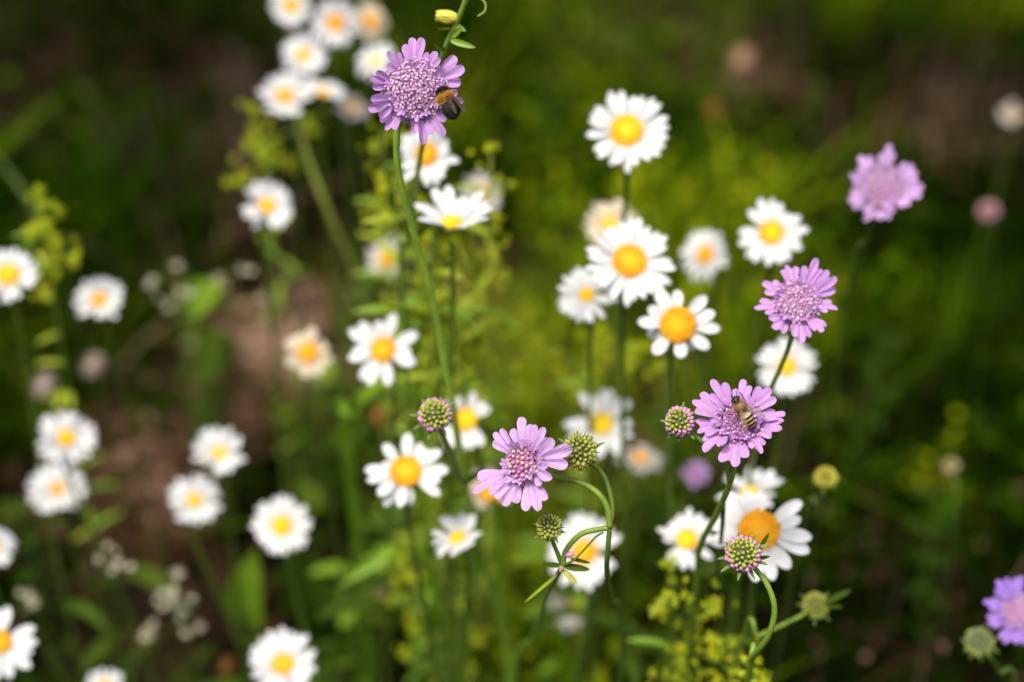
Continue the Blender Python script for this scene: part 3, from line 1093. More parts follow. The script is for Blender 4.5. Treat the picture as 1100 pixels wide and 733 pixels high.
stem_part(t, 'branch', [n2, P(653, 590, .512), P(652, 615, .525), P(657, 645, .57), P(668, 690, .63), grounded(684, 760, .72)], .0009, .0011, 'deep_stem', 9)
cs = P(590, 566, .505)
_, js = bud_head(t, cs, 14, .505, -.1, .4, 72, outer='green_bud', inner='green_bud', nb=56, bristles=100, out_from=.8)
stem_part(t, 'branch', [n1, P(600, 597, .513), P(594, 582, .511), js], .0009, .00075, 'deep_stem')
stem_part(t, 'branch', [n1, P(616, 602, .512), P(628, 590, .511), P(640, 577, .509), P(648, 572, .507)], .0005, .00035, 'deep_stem')
mb = MB().mat(M['node'])
mb.ball(n1 - t.location, (.0011, .0011, .0026), 10, 8, P(607, 598, .515) - P(600, 620, .515))
mb.build('node', t)
mb = MB().mat(M['pink_bud'])
mb.ball(P(612, 596, .511) - t.location, (.0011, .0011, .0018), 8, 6, (1, 0, .4))
mb.build('axillary_bud', t)
small_leaf(t, n1, P(583, 606, .52), .0010, 'leaf')
small_leaf(t, n1, P(633, 612, .515), .0013, 'leaf')
small_leaf(t, P(604, 612, .516), P(620, 627, .515), .0011, 'olive_stem', -.9)
small_leaf(t, P(600, 616, .52), P(565, 646, .53), .0006, 'yellow_leaf', .6)
small_leaf(t, P(612, 600, .512), P(634, 605, .515), .0007, 'leaf')

# --- the one with the honeybee and its side bud
g0 = grounded(742, 760, .70)
t = thing('scabious', 'lilac scabious at right with a honeybee and a pink edged side bud', 'wildflower', g0, SG)
c4 = P(794, 453, .50)
h4, j4 = scabious_head(t, c4, 50, .50, -.02, .48, 10, 'deep_floret', 'lilac_petal', 21, dome=.48, hh=.52, stamens=1, n=100, core=.0, roll=.15, lift=.16, irregular=.26)
stem_part(t, 'stem', [g0, P(745, 655, .62), P(751, 592, .57), P(770, 552, .54), P(784, 520, .52), P(790, 492, .511), j4], .0014, .00095, 'stem', 9, 8)
c2 = P(730, 453, .505)
_, j2 = bud_head(t, c2, 16.5, .505, -.35, .25, 81, outer='pink_bud', inner='green_bud', nb=64, bristles=30, out_from=.38)
stem_part(t, 'branch', [P(784, 518, .519), P(780, 500, .514), P(768, 484, .51), P(750, 471, .508), P(740, 463, .508), j2], .001, .0009, 'stem')
stem_part(t, 'branch', [P(777, 538, .531), P(776, 565, .55), P(770, 620, .6)], .0009, .0009, 'deep_stem')

# --- the upper right one
g0 = grounded(800, 700, .74)
t = thing('scabious', 'scabious at right, slightly soft lilac flower just above the white daisy, without any bee', 'wildflower', g0, SG)
c5 = P(856, 326, .53)
h5, j5 = scabious_head(t, c5, 49, .53, .0, .25, 9, 'pink_floret', 'lilac_petal', 33, dome=.46, hh=.62, stamens=2, n=100, roll=.5, lift=.22, irregular=.26)
stem_part(t, 'stem', [g0, P(800, 560, .66), P(812, 480, .60), P(828, 420, .565), P(838, 396, .553), P(848, 370, .543), j5], .0012, .0009, 'stem', 9, 8)

# --- the far one higher at right
g0 = grounded(900, 520, .85)
t = thing('scabious', 'blurred pink lilac scabious alone in the upper right, above all the others there', 'wildflower', g0, SG)
c6 = P(948, 201, .625)
h6, j6 = scabious_head(t, c6, 43, .625, .0, .2, 9, 'pink_floret', 'pale_lilac_petal', 35, dome=.5, hh=.5, stamens=1, n=80, lift=.1)
stem_part(t, 'stem', [g0, P(910, 330, .70), P(930, 260, .66), P(944, 220, .635), j6], .0012, .0009, 'daisy_stem', 8)

# --- the violet one at the right edge
g0 = grounded(1150, 800, .68, .02)
t = thing('scabious', 'violet blue blurred scabious cut by the right edge near the bottom corner', 'wildflower', g0, SG)
c7 = P(1094, 658, .60)
h7, j7 = scabious_head(t, c7, 37, .60, -.2, .2, 9, 'pink_floret', 'violet_petal', 37, dome=.5, hh=.5, stamens=1, n=80)
stem_part(t, 'stem', [g0, P(1125, 720, .64), j7], .0012, .0009, 'daisy_stem', 8)

# --- a faint one low in the middle right
g0 = grounded(745, 640, .86)
t = thing('scabious', 'small faint pink scabious far behind the honeybee flower and below the pink edged bud', 'wildflower', g0, SG)
c8 = P(747, 509, .76)
h8, j8 = scabious_head(t, c8, 16, .76, .2, .5, 8, 'pink_floret', 'pale_lilac_petal', 39, dome=.42, hh=.7, stamens=0, n=50)
stem_part(t, 'stem', [g0, P(746, 540, .79), j8], .0010, .0008, 'daisy_stem', 8)

# --- bud plants
BG = 'scabious buds in the meadow'
g0 = grounded(800, 780, .62)
t = thing('scabious_bud', 'pink tipped round scabious bud on a curved stem, in front of the biggest daisy', 'flower bud', g0, BG)
ck = P(798, 595, .50)
_, jk = bud_head(t, ck, 19.5, .50, -.05, .2, 91, outer='pink_bud', inner='green_bud', nb=74, bristles=40, bracts=9, out_from=.43)
stem_part(t, 'stem', [g0, P(802, 738, .56), P(808, 708, .525), P(825, 684, .51), P(832, 656, .505), P(826, 632, .504), P(813, 613, .505), jk], .0012, .0009, 'stem', 9, 8)
small_leaf(t, P(815, 592, .505), P(826, 573, .50), .0008, 'leaf')
small_leaf(t, P(815, 600, .505), P(827, 598, .50), .0007, 'leaf')

g0 = grounded(790, 770, .68)
t = thing('scabious_bud', 'green yellow scabious bud on a slanting stem, lower right of the pink tipped bud', 'flower bud', g0, BG)
_, jq = bud_head(t, P(876, 651, .585), 14.5, .585, .3, .2, 92, outer='green_bud', inner='green_bud', nb=60, bristles=50)
stem_part(t, 'stem', [g0, P(796, 700, .60), P(815, 684, .575), P(842, 671, .578), P(860, 662, .575), jq], .0011, .0009, 'stem', 8)
small_leaf(t, P(884, 648, .573), P(914, 634, .58), .0013, 'leaf')
small_leaf(t, P(884, 650, .573), P(905, 652, .58), .0011, 'leaf')

g0 = grounded(850, 680, .78)
t = thing('scabious_bud', 'small yellow green blurred bud right of the biggest daisy, upright on its own stem', 'flower bud', g0, BG)
_, jq = bud_head(t, P(887, 513, .62), 12, .62, 0, .6, 93, outer='yellow_bud', inner='yellow_bud', nb=50, bristles=0)
stem_part(t, 'stem', [g0, P(860, 575, .67), P(878, 540, .635), jq], .0010, .0008, 'deep_stem', 8)

g0 = grounded(1110, 830, .68)
t = thing('scabious_bud', 'dull green blurred bud with long bracts beside the violet flower at the lower right corner', 'flower bud', g0, BG)
_, jq = bud_head(t, P(1052, 690, .61), 15, .61, -.1, .3, 94, outer='green_bud', inner='pale_leaf', nb=60, bristles=30, bracts=11)
stem_part(t, 'stem', [g0, P(1085, 755, .64), P(1072, 722, .62), P(1062, 704, .605), jq], .0013, .001, 'daisy_stem', 8)

g0 = grounded(1032, 680, .90)
t = thing('scabious_bud', 'faint small grey green bud far right at mid height, on a thin upright stalk', 'flower bud', g0, BG)
_, jq = bud_head(t, P(1022, 500, .76), 8, .76, 0, .5, 95, outer='rose_head', inner='green_bud', nb=40, bristles=0)
stem_part(t, 'stem', [g0, P(1026, 560, .78), jq], .0009, .0007, 'deep_stem', 8)

g0 = grounded(1075, 420, 1.06)
t = thing('scabious_bud', 'rosy pink blurred bud by the right edge, right of the alone pink lilac flower', 'flower bud', g0, BG)
_, jq = bud_head(t, P(1062, 227, .92), 10, .92, 0, .3, 96, outer='rose_head', inner='rose_head', nb=50, bristles=0)
stem_part(t, 'stem', [g0, P(1066, 280, .95), jq], .0008, .0006, 'deep_stem', 8)

# ---------------------------------------------------------------- the yellow budded plant behind the tall flower
g0 = grounded(428, 420, .72)
t = thing('yellow_wildflower', 'slim green plant with a yellow bud at the top edge above the bumblebee', 'wildflower', g0)
stem_part(t, 'stem', [g0, P(432, 330, .66), P(437, 260, .62), P(448, 190, .585), P(458, 135, .56), P(470, 80, .54), P(478, 52, .53), P(488, 30, .525), P(497, 8, .52), P(506, -20, .515)], .0013, .0009, 'stem', 9, 8)
mb = MB().mat(M['yellow_bud'])
for k in range(7):
    a = k * 2 * math.pi / 7
    mb.petal((0, .0012 * math.cos(a), .0012 * math.sin(a)), (1, .25 * math.cos(a), .25 * math.sin(a)), (0, math.cos(a), math.sin(a)), .0088, .0022, .35, -.9, -.4, 7, 3)
mb.ball((.004, 0, 0), (.0026, .0026, .0046), 10, 8, (1, 0, 0))
yb = mb.build('bud', t)
yb.matrix_local = Matrix.Translation(P(492, 20, .523) - t.location) @ Matrix.Rotation(R(183), 4, 'Y') @ Matrix.Rotation(.2, 4, 'Z')
for a, b, w in (((489, 24), (467, 16), .0009), ((487, 30), (470, 31), .0006), ((483, 43), (510, 51), .0012), ((484, 40), (496, 30), .0012), ((488, 27), (500, 33), .0011), ((478, 55), (466, 47), .001)):
    small_leaf(t, P(*a, .525), P(*b, .522), w, 'stem' if w > .001 else 'leaf', -.3, name='pod' if w > .00105 else 'leaf')
stem_part(t, 'tendril', [P(499, 4, .52), P(508, -4, .52), P(520, 2, .52), P(521, 12, .52), P(513, 18, .52)], .0006, .0004, 'stem', 6)

# ---------------------------------------------------------------- bedstraw: yellow green frothy plants
def cluster_mesh(mat, seed, n=22, rad=1.0, bead=.19, name='flower_cluster'):
    r = random.Random(seed)
    mb = MB().mat(M[mat])
    for i in range(n):
        p = Vector((r.gauss(0, .45), r.gauss(0, .45), r.gauss(0, .45)))
        if p.length > 1:
            p.normalize()
        nrm = (p + Vector((r.uniform(-.5, .5), r.uniform(-.5, .5), r.uniform(0, .8)))).normalized()
        x = nrm.orthogonal().normalized()
        y = nrm.cross(x)
        for k in range(4):
            a = k * math.pi / 2 + i
            d = x * math.cos(a) + y * math.sin(a)
            mb.petal(p, d + nrm * .4, nrm, bead * 1.5, bead * .6, .2, -.3, 0, 3, 2)
        mb.ball(p, bead * .45, 5, 4)
    for i in range(6):
        p = Vector((r.gauss(0, .4), r.gauss(0, .4), r.gauss(0, .4)))
        mb.tube([(0, 0, -.9), p * .5 + Vector((0, 0, -.3)), p], [.05, .04, .03], 4, False)
    return mb.mesh(name)


BED = [cluster_mesh('bedstraw', 200 + k) for k in range(4)]
CRM = [cluster_mesh('cream_floret', 220 + k, 26) for k in range(3)]
SLEAF = [leaf_mesh('dark_leaf', 0.014, 0.0014, -.6)]
BLEAF = [leaf_mesh('yellow_leaf', 0.017, 0.0018, -.6), leaf_mesh('bright_leaf', 0.020, 0.0018, -.8)]


def frothy(name, label, cat, spots, stemmat, meshes, size, group, root_px, lf=10, rs=.0008):
    """spots: (px, py, d) of flower clusters; the plant's stem runs up through them from its root"""
    sp0 = sorted([P(*s) for s in spots], key=lambda v: v.z)
    g = grounded(*root_px)
    t = thing(name, label, cat, g, group)
    top = sp0[-1]
    ax = spline([g, g.lerp(top, .45) + Vector((rnd.uniform(-.008, .008), rnd.uniform(-.008, .008), 0)), top], 10)
    mb = MB().mat(M[stemmat])
    mb.tube([p - g for p in ax], lin(rs * 1.3, rs * .7, len(ax)), 7)
    mb.build('stem', t)
    for s in sp0:
        if (s - top).length > .004:
            i = min(range(len(ax)), key=lambda q: (ax[q] - (s - Vector((0, 0, .02)))).length)
            if (ax[i] - s).length > .004:
                stem_part(t, 'branch', [ax[i], ax[i].lerp(s, .5) + Vector((0, 0, .003)), s], rs * .6, rs * .4, stemmat, 5, 4)
        for k in range(7 if meshes is BED else 2):
            q = s + Vector((rnd.gauss(0, .0038), rnd.gauss(0, .0038), rnd.gauss(0, .0045))) * (1 if k else 0)
            m = Matrix.Translation(q - g) @ Matrix.Rotation(rnd.uniform(0, 6.28), 4, 'Z') @ Matrix.Rotation(rnd.uniform(-.5, .5), 4, 'X') @ Matrix.Scale(size * (rnd.uniform(.25, .58) if meshes is BED else rnd.uniform(.4, .8)), 4)
            put('flower_cluster', rnd.choice(meshes), t, m)
    leaves_on(t, ax, BLEAF if meshes is BED else SLEAF, lf * (2 if meshes is BED else 1), .3, .98)
    return t


BGp = 'yellow green bedstraw plants'
frothy('bedstraw', 'frothy yellow bedstraw in the bottom right foreground, left of the curved bud stem', 'wildflower',
       [(722, 608, .60), (736, 640, .60), (772, 652, .60), (765, 690, .61), (730, 700, .62), (712, 655, .62), (786, 722, .61), (742, 728, .63), (794, 686, .62), (715, 725, .63), (762, 722, .62), (742, 668, .64)],
       'stem', BED, .0058, BGp, (755, 790, .68))
frothy('bedstraw', 'single low bedstraw tuft at the bottom edge under the curved bud stem', 'wildflower',
       [(812, 722, .58), (822, 735, .59), (803, 745, .59)], 'stem', BED, .005, BGp, (815, 800, .66), 5)
frothy('bedstraw', 'yellow bedstraw spire at the left edge, between the two upper left daisies', 'wildflower',
       [(42, 218, .71), (55, 238, .71), (40, 245, .72), (62, 262, .72), (78, 276, .72), (50, 285, .73), (45, 310, .74)], 'stem', BED, .006, BGp, (55, 470, .85))
frothy('bedstraw', 'yellow bedstraw spire just right of the long stem in the upper middle', 'wildflower',
       [(527, 165, .66), (533, 195, .67), (536, 240, .68), (532, 275, .69), (528, 305, .70), (505, 325, .69), (520, 345, .70), (516, 380, .71)], 'olive_stem', BED, .005, BGp, (520, 520, .84))
frothy('bedstraw', 'frothy yellow bedstraw below the middle right trio of daisies', 'wildflower',
       [(640, 362, .74), (655, 378, .75), (690, 372, .74), (705, 392, .75), (676, 400, .76), (640, 402, .76), (600, 400, .77), (580, 372, .77), (620, 425, .78), (565, 425, .78)],
       'olive_stem', BED, .006, BGp, (640, 560, .9))
frothy('bedstraw', 'yellow bedstraw behind and left of the long stem, below the bumblebee flower', 'wildflower',
       [(440, 150, .66), (415, 200, .67), (432, 215, .67), (412, 235, .68), (455, 220, .67), (445, 250, .68), (470, 270, .69), (455, 300, .70), (470, 320, .70)], 'stem', BED, .005, BGp, (450, 500, .84))
frothy('bedstraw', 'olive bedstraw left of the slanting stem, under the upper left daisy cluster', 'wildflower',
       [(275, 120, .82), (285, 140, .82), (268, 155, .83), (290, 165, .83), (300, 180, .84), (265, 185, .84), (340, 140, .83), (255, 195, .84)], 'olive_stem', BED, .006, BGp, (285, 360, .98))
frothy('bedstraw', 'yellow green bedstraw low at the bottom middle, left of the thick blurred stem', 'wildflower',
       [(430, 595, .74), (438, 615, .74), (425, 640, .76), (440, 670, .77), (432, 705, .78), (500, 648, .76), (512, 690, .78), (505, 725, .78)], 'stem', BED, .0055, BGp, (455, 800, .88))
frothy('bedstraw', 'thin bedstraw wisp between the long stem and the white daisy at its right', 'wildflower',
       [(500, 400, .70), (478, 365, .70), (520, 420, .72), (545, 360, .74), (555, 395, .75), (492, 420, .72)], 'stem', BED, .0045, BGp, (520, 600, .86))
frothy('bedstraw', 'pale bedstraw in the dry patch at the left, above the brown soil', 'wildflower',
       [(165, 300, .84), (190, 285, .85), (205, 315, .85), (235, 300, .86), (260, 290, .87), (180, 330, .86), (280, 320, .88)], 'olive_stem', CRM, .0045, BGp, (215, 420, 1.0))

for lab, spots, rt in (
    ('thin bright green sprig left of the long stem, between two pale daisies', [(425, 190, .64), (420, 240, .66), (428, 290, .67), (422, 330, .68), (436, 215, .65)], (440, 470, .80)),
    ('thin bright green sprig right of the long stem, crossing the ragged brown gap', [(488, 300, .66), (498, 340, .68), (490, 380, .69), (505, 365, .68), (480, 330, .67)], (505, 520, .82)),
    ('thin bright green sprig behind the long stem above the ragged daisy', [(462, 250, .63), (470, 285, .645), (458, 315, .655), (466, 350, .67)], (475, 480, .78)),
    ('thin bright green sprig left of the tall lilac flower, beside the slanting stem', [(400, 160, .70), (405, 190, .71), (398, 225, .72), (410, 140, .70)], (415, 420, .86)),
):
    frothy('green_sprig', lab, 'wildflower', spots, 'olive_stem', BED, .0036, 'thin green sprigs round the long stem', rt, 16, .0007)

WG = 'cream umbel flowers at the lower left'
for lab, spots, rt in (
    ('small cream flower cluster on a thin stalk, uppermost of those at lower left', [(124, 592, .76), (127, 605, .76), (120, 613, .76)], (124, 720, .9)),
    ('larger cream flower spray of four tufts at lower left, beside the broad leaf', [(187, 632, .77), (205, 643, .77), (175, 652, .77), (193, 665, .77), (168, 645, .78), (200, 680, .79)], (190, 780, .9)),
    ('tiny cream flower cluster near the left edge, right of the large ragged daisy', [(32, 641, .77), (37, 647, .77)], (34, 740, .9)),
    ('tiny cream flower cluster low at the bottom left, below the larger spray', [(156, 684, .80), (160, 676, .80)], (158, 780, .92))):
    frothy('cream_wildflower', lab, 'wildflower', spots, 'daisy_stem', CRM, .0042, WG, rt, 6, .0006)

# ---------------------------------------------------------------- dusty round heads
def round_head(px, py, rpx, d, mat, label):
    g = grounded(px + 6, py + 160, d + .12)
    t = thing('clover', label, 'wildflower', g, 'faded clover heads')
    c = P(px, py, d)
    r = rpx * K * d
    stem_part(t, 'stem', [g, g.lerp(c, .5) + Vector((.006, 0, 0)), c], .001, .0008, 'daisy_stem', 7)
    mb = MB().mat(M[mat])
    for i in range(70):
        p, nn = dome_pt((i + .5) / 70, i, r * .6, r * .6, 1.7)
        mb.petal(p, nn + Vector((0, 0, .5)), nn.orthogonal(), r * .5, r * .12, .1, -.3, .4, 4, 2)
    mb.ball((0, 0, 0), r * .6, 10, 8)
    h = mb.build('flower_head', t)
    h.location = c - g
    return t


round_head(48, 416, 15, .86, 'dusty_head', 'pale dusty clover head, lower left of two above the pair of daisies')
round_head(101, 394, 14, .92, 'dusty_head', 'pale dusty clover head, upper right of two above the pair of daisies')
round_head(797, 66, 15, 1.25, 'dead_peach', 'peach coloured faded clover head against the brown ground at the top right')
round_head(407, 448, 12, .82, 'dead_orange', 'orange withered clover head left of the long stem, under the ragged daisy')
round_head(766, 120, 11, 1.15, 'dead_orange', 'dull orange withered clover head in the upper right grass')
round_head(243, 716, 10, .85, 'dead_orange', 'orange withered clover head at bottom left, beside the daisy cut by the bottom edge')

# ---------------------------------------------------------------- broad leaves, blades, leafy plants
def broad_leaf(name, label, base, tip, w, mat, bend, group=None, cat='leaf'):
    a, b = P(*base), P(*tip)
    g = Vector((a.x, a.y + .02, gz(a.x, a.y + .02) - .004))
    t = thing(name, label, cat, g, group)
    stem_part(t, 'stem', [g, g.lerp(a, .6) + Vector((.003, .004, 0)), a], .0013, .001, 'daisy_stem', 7)
    small_leaf(t, a, b, w, mat, bend, (CAMP - a).normalized() + Vector((0, 0, .8)))
    return t


broad_leaf('broad_leaf', 'bright green broad oval leaf below the round daisy at lower left', (268, 672, .86), (272, 598, .80), .0125, 'bright_leaf', -.7, 'broad leaves low in the meadow')
broad_leaf('broad_leaf', 'darker green broad leaf right of the bright oval one', (336, 668, .90), (338, 600, .86), .015, 'leaf', -.6, 'broad leaves low in the meadow')
broad_leaf('broad_leaf', 'broad green leaf in the dry patch left of the middle, near pale flowers', (210, 352, .95), (235, 310, .90), .017, 'bright_leaf', -.7, 'broad leaves low in the meadow')
broad_leaf('broad_leaf', 'dark broad leaf left of the long stem under the cream daisy', (215, 400, 1.0), (255, 370, .97), .02, 'leaf', -.5, 'broad leaves low in the meadow')

BLG = 'bright grass blades round the long stem'
for lab, pts, w, mat in (
    ('arching bright green blade left of the long stem under the ragged daisy', [(372, 478, .74), (378, 442, .71), (398, 418, .69), (432, 402, .68)], .0038, 'bright_leaf'),
    ('level bright green blade crossing above the ragged daisy', [(446, 400, .72), (440, 345, .69), (410, 332, .68), (375, 336, .68)], .003, 'bright_leaf'),
    ('tall upright blade right of the long stem at the bottom middle', [(545, 725, .76), (540, 640, .70), (532, 570, .66), (528, 530, .64)], .0032, 'bright_leaf'),
    ('upright blade left of the thick blurred stem at the bottom', [(495, 705, .76), (508, 640, .72), (516, 590, .69), (520, 560, .68)], .0025, 'bright_leaf'),
    ('leaning green blade at bottom middle pointing to the lower left', [(470, 640, .78), (430, 590, .74), (395, 610, .73), (362, 632, .73)], .0035, 'bright_leaf'),
    ('slender blade at bottom middle pointing right under the looping stems', [(560, 700, .78), (600, 660, .75), (640, 665, .75), (672, 690, .76)], .0028, 'leaf'),
    ('narrow leaning blade near the left edge at the top', [(80, 330, .95), (60, 270, .92), (30, 215, .9), (-5, 165, .9)], .0025, 'daisy_stem'),
    ('upright yellow blade just right of the long stem at mid height', [(475, 420, .72), (462, 350, .68), (452, 300, .66), (447, 262, .65)], .0025, 'yellow_leaf'),
    ('upright pale blade below the side-on daisy', [(545, 420, .8), (522, 340, .75), (500, 290, .72), (488, 250, .71)], .0022, 'yellow_leaf'),
):
    q = [P(*p) for p in pts]
    g = Vector((q[0].x, q[0].y + .03, gz(q[0].x, q[0].y + .03) - .004))
    sp = spline([g] + q, 7)
    o = MB().mat(M[mat])
    vs, fs, ps = [], [], []
    n = len(sp)
    for i, p in enumerate(sp):
        tn = (sp[min(i + 1, n - 1)] - sp[max(i - 1, 0)]).normalized()
        s = tn.cross((CAMP - p).normalized() + Vector((.3, 0, .4))).normalized()
        f = tn.cross(s)
        tt = i / (n - 1)
        ww = w * (.55 + .45 * min(1, tt * 3)) * (1 if tt < .55 else max(.04, 1 - ((tt - .55) / .45) ** 1.6))
        for u in (-1, 0, 1):
            vs.append(p - g + s * (u * ww) - f * (.35 * ww * abs(u)))
            ps.append((u * .5 + .5, tt, .5))
    for i in range(n - 1):
        for j in range(2):
            k = i * 3 + j
            fs.append((k, k + 1, k + 4, k + 3))
    o.add(vs, fs, ps)
    b = o.build('grass_blade')
    b.location = g
    tag(b, lab, 'grass blade', BLG)

LP = [leaf_mesh('dark_leaf', .026, .0045, -.7), leaf_mesh('dark_leaf', .022, .004, -.9)]
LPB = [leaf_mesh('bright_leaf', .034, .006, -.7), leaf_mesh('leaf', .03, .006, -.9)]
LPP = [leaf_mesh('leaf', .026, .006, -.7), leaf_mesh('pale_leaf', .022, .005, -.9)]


def leafy_plant(px, py, h, meshes, n, label, mat='daisy_stem', lean=0.0):
    g = G(px, py, .0)
    g.z = gz(g.x, g.y) - .004
    t = thing('leafy_plant', label, 'plant', g, 'leafy plants in the undergrowth')
    sp = spline([g, g + Vector((lean * .3, 0, h * .5)), g + Vector((lean, .01, h))], 10)
    mb = MB().mat(M[mat])
    mb.tube([p - g for p in sp], lin(.0014, .0007, len(sp)), 7)
    mb.build('stem', t)
    leaves_on(t, sp, meshes, n, .1, .98)


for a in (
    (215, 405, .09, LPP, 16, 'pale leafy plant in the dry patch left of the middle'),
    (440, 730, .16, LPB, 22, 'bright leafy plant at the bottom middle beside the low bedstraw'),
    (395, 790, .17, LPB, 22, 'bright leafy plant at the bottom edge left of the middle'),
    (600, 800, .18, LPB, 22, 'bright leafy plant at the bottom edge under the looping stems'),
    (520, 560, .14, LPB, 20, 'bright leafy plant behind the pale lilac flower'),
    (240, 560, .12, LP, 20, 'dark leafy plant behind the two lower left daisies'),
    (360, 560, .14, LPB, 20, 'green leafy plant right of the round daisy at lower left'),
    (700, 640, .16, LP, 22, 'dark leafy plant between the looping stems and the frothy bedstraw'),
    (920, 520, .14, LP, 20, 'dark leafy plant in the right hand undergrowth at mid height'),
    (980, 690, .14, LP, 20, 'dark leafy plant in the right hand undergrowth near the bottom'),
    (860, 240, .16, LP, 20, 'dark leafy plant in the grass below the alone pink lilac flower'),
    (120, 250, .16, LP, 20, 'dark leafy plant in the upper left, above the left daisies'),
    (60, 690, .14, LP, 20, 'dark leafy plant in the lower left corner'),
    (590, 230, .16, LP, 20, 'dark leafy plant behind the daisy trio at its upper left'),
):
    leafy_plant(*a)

# dry stalks at the upper right and upper left
def stalks(px, py, n, spread, h, label):
    g = G(px, py, 0.0)
    g.z = gz(g.x, g.y)
    t = thing('dry_stalks', label, 'dead plant', g, 'dead stalk tufts')
    for k in range(n):
        a = g + Vector((rnd.gauss(0, spread), rnd.gauss(0, spread), -.004))
        b = a + Vector((rnd.gauss(0, .02), rnd.gauss(0, .02), h * rnd.uniform(.6, 1.1)))
        stem_part(t, 'stalk', [a, a.lerp(b, .5) + Vector((rnd.gauss(0, .004), 0, 0)), b], .0014, .0007, 'dead_stalk', 5, 4)


stalks(1005, 165, 18, .03, .13, 'tuft of grey brown dead stalks in the dark gap at the upper right')
stalks(270, 190, 16, .03, .15, 'tuft of grey brown dead stalks left of the upper left daisy cluster')
stalks(770, 70, 18, .05, .12, 'tuft of brown dead stalks on the brown ground at the top')
stalks(160, 245, 10, .03, .13, 'thin tuft of dead stalks in the upper left undergrowth')

# ---------------------------------------------------------------- bees
def bee_mat(name, stops, rough=.5):
    m, nt, b, o = newmat(name)
    tc = nt.nodes.new('ShaderNodeTexCoord')
    s = nt.nodes.new('ShaderNodeSeparateXYZ')
    nt.links.new(tc.outputs['Object'], s.inputs[0])
    mr = nt.nodes.new('ShaderNodeMapRange')
    mr.inputs[1].default_value = -8.0
    mr.inputs[2].default_value = 6.0
    nt.links.new(s.outputs[0], mr.inputs[0])
    c = ramp(nt, [((p + 8) / 14, q) for p, q in stops], mr.outputs[0]).outputs[0]
    n = ramp(nt, [(.3, (.65, .65, .65)), (.7, (1.15, 1.15, 1.15))], noise_fac(nt, 2.5)).outputs[0]
    c = mixc(nt, 1.0, c, n, 'MULTIPLY')
    nt.links.new(c, b.inputs['Base Color'])
    b.inputs['Roughness'].default_value = rough
    return m


BK, TN, GD, CRE, BRN = (.008, .006, .004), (.24, .13, .035), (.50, .25, .03), (.72, .54, .24), (.03, .015, .006)
hs = [(-7.6, BK), (-6.2, BK)]
for x in (-5.9, -4.6, -3.3, -2.0):
    hs += [(x, CRE if x > -5 else TN), (x + .28, GD), (x + .5, BK), (x + 1.15, BK)]
hs = hs[:15] + [(-.4, BRN), (0.2, TN), (2.6, TN), (3.4, BK), (5.0, BRN)]
M['honeybee'] = bee_mat('honeybee', hs)
M['bumblebee'] = bee_mat('bumblebee', [(-7.5, (.03, .018, .01)), (-4.0, BK), (-1.2, BK), (-.4, (.30, .14, .02)), (.3, (.48, .23, .03)), (2.4, (.48, .23, .03)), (3.0, BK), (5, BK)], .8)
M['bee_eye'] = plain_mat('bee_eye', (.008, .006, .005), (.02, .014, .01), 2, .25)
M['bee_leg'] = plain_mat('bee_leg', (.012, .009, .007), (.03, .02, .012), 2, .5)
M['tan_fur'] = plain_mat('tan_fur', (.16, .09, .03), (.36, .22, .075), 2, .9)
M['ginger_fur'] = plain_mat('ginger_fur', (.50, .24, .025), (.66, .36, .06), 2, .9)
M['black_fur'] = plain_mat('black_fur', (.008, .007, .006), (.02, .016, .014), 2, .9)


def wing_mat():
    m, nt, b, o = newmat('bee_wing')
    a = attr(nt)
    w = nt.nodes.new('ShaderNodeTexVoronoi')
    w.feature = 'DISTANCE_TO_EDGE'
    w.inputs['Scale'].default_value = .75
    tc = nt.nodes.new('ShaderNodeTexCoord')
    nt.links.new(tc.outputs['Object'], w.inputs['Vector'])
    r = ramp(nt, [(0.02, (.10, .05, .03)), (.06, (.42, .30, .22))], w.outputs['Distance'])
    nt.links.new(r.outputs[0], b.inputs['Base Color'])
    al = ramp(nt, [(0.02, (.8, .8, .8)), (.06, (.22, .22, .22))], w.outputs['Distance'])
    nt.links.new(al.outputs[0], b.inputs['Alpha'])
    b.inputs['Roughness'].default_value = .2
    return m


M['bee_wing'] = wing_mat()
M['dark_wing'] = plain_mat('dark_wing', (.03, .016, .008), (.09, .05, .025), 1.2, .25)


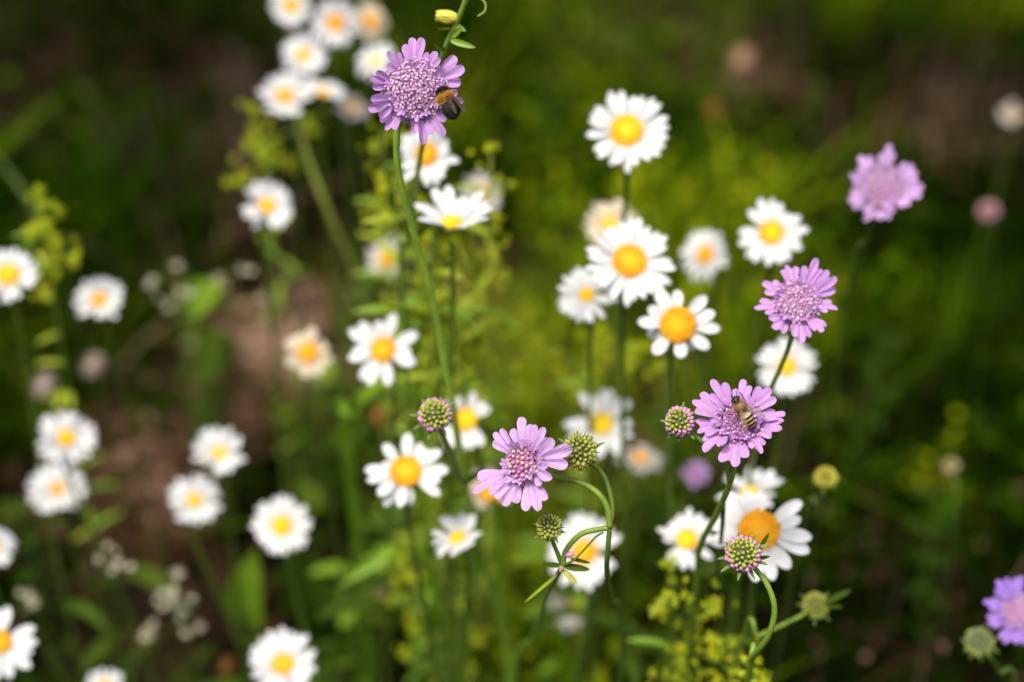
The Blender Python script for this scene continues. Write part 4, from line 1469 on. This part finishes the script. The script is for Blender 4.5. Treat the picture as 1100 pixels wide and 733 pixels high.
def make_bee(name, label, pos, fwd, up, size, kind):
    """body along +x in millimetres: head, thorax and abdomen one skin, legs grown from it"""
    t = thing(name, label, 'bee')
    x = fwd.normalized()
    z = (up - x * up.dot(x)).normalized()
    y = z.cross(x)
    t.matrix_world = Matrix.Translation(pos) @ Matrix((x, y, z)).transposed().to_4x4() @ Matrix.Scale(.001 * size, 4)
    fat = kind == 'bumblebee'
    if fat:
        prof = [(-7.2, .05), (-6.9, .7), (-6.0, 1.7), (-4.8, 2.5), (-3.4, 2.95), (-2.0, 2.8), (-.9, 2.2), (-.3, 1.9), (.4, 2.4), (1.3, 2.7), (2.2, 2.45), (2.9, 1.5), (3.2, 1.15), (3.6, 1.45), (4.3, 1.6), (5.0, 1.2), (5.5, .5), (5.65, .05)]
    else:
        prof = [(-7.4, .05), (-7.1, .4), (-6.4, 1.0), (-5.4, 1.6), (-4.2, 1.95), (-3.0, 2.05), (-1.8, 1.9), (-.9, 1.4), (-.35, .8), (.0, 1.1), (.6, 1.75), (1.4, 2.0), (2.2, 1.8), (2.8, 1.1), (3.1, .75), (3.4, 1.15), (4.0, 1.45), (4.6, 1.2), (5.1, .5), (5.25, .05)]
    mb = MB().mat(M[kind])
    n = 20
    vs, fs = [], []
    for xx, rr in prof:
        sag = -.10 * max(0.0, -xx) ** 1.35 * .35 - (.35 if xx > 3 else 0)
        seg = 1 + (.03 * math.sin(xx * 4.8) if -6.5 < xx < -.8 else 0)
        for j in range(n):
            a = 2 * math.pi * j / n
            vs.append((xx, rr * seg * math.cos(a) * 1.04, rr * seg * math.sin(a) * .92 + sag))
    m = len(prof)
    for i in range(m - 1):
        for j in range(n):
            k = (j + 1) % n
            fs.append((i * n + j, i * n + k, i * n + n + k, i * n + n + j))
    fs.append(tuple(range(n - 1, -1, -1)))
    fs.append(tuple(range((m - 1) * n, m * n)))
    mb.add(vs, fs)
    k = 1.25 if fat else 1.0
    for sg in (-1, 1):
        for (x0, x1, x2, x3) in ((2.2, 3.0, 4.0, 4.6), (1.3, 1.4, 1.8, 2.1), (.3, -.8, -2.0, -2.7)):
            pts = [(x0, sg * 1.0, -.6), (x1, sg * 2.6 * k, -.8), (x2, sg * 3.2 * k, -2.0), (x3, sg * 3.4 * k, -3.0)]
            mb.tube(spline(pts, 4), lin(.34 * k, .15, 13), 7)
    body = mb.build('body', t)
    md = body.modifiers.new('skin_fuse', 'REMESH')
    md.mode = 'VOXEL'
    md.voxel_size = .13
    md.use_smooth_shade = True
    for sg in (-1, 1):
        e = MB().mat(M['bee_eye'])
        e.ball((4.2, sg * (1.1 if fat else 1.12), -.05), (.5, .42, .8), 10, 8)
        e.build('eye', t)
        e = MB().mat(M['bee_leg'])
        e.tube(spline([(4.9, sg * .35, .2), (5.5, sg * .8, .9), (6.5, sg * 1.4, .7)], 5), lin(.13, .10, 11), 6)
        e.build('antenna', t)
        for L, wd, sp_, nm in ((7.2 if not fat else 8.6, 1.1, .42 if not fat else .13, 'forewing'), (5.0, .85, .62 if not fat else .2, 'hindwing')):
            w = MB().mat(M['dark_wing' if fat else 'bee_wing'])
            d = Vector((-math.cos(sp_), sg * math.sin(sp_), .16 if nm == 'forewing' else .1))
            w.petal((1.3 if nm == 'forewing' else .6, sg * 1.0, 1.5 if not fat else 2.1), d, (0, 0, 1), L, wd, .08, -.12, .06, 10, 4,
                    lambda q: .18 + .82 * math.sin(math.pi * min(1, q * .97)) ** .55 * (.55 + .45 * q))
            w.build(nm, t)
    r = random.Random(5 if fat else 6)
    def fur(nm, mats, x0, x1, rad, cnt, ln, cx, upper=False):
        f = MB()
        f.smooth = False
        for i in range(cnt):
            u = r.uniform(-1, 1)
            a = r.uniform(0, 6.283)
            dv = Vector((u, math.sqrt(1 - u * u) * math.cos(a), math.sqrt(1 - u * u) * math.sin(a)))
            if upper and dv.z < -.3:
                continue
            p = Vector((cx + dv.x * (x1 - x0) / 2, dv.y * rad, dv.z * rad * .9))
            d = (dv + Vector((r.uniform(-.5, .2), r.uniform(-.4, .4), r.uniform(-.3, .3)))).normalized()
            s = d.orthogonal().normalized() * .05
            f.mat(M[r.choice(mats)])
            q = p + d * ln * r.uniform(.5, 1.1)
            f.add([p - s, p + s, q], [(0, 1, 2)])
        f.build(nm, t)
    if fat:
        fur('thorax_fur', ('ginger_fur',), -.4, 2.8, 2.5, 3600, 1.5, 1.2)
        fur('abdomen_fur', ('black_fur',), -7.0, -.4, 2.6, 2400, 1.1, -3.3)
        fur('head_fur', ('black_fur',), 2.6, 5.4, 1.9, 1500, 1.3, 4.0)
    else:
        fur('thorax_fur', ('tan_fur',), -.1, 2.8, 1.75, 1300, .8, 1.3)
        fur('abdomen_fur', ('tan_fur',), -2.6, -.4, 1.75, 350, .5, -1.5)
        fur('head_fur', ('tan_fur',), 3.2, 4.8, 1.1, 350, .5, 4.0)
    return t


up4 = facing(c4, .1, .45)
n4 = facing(c4, -.02, .32)
pb = P(798, 441, .4925)
make_bee('honeybee', 'brown and yellow banded honeybee on the lilac flower at right', pb, P(785, 421, .492) - P(809, 458, .4945), up4, 1.12, 'honeybee')
n1v = facing(c1, .05, .12)
pb = P(480.5, 109, .4945)
make_bee('bumblebee', 'furry black and ginger bumblebee clinging to the right side of the tall lilac flower', pb,
         P(471, 95, .497) - P(487, 127, .494), facing(c1, .75, .05), 1.02, 'bumblebee')
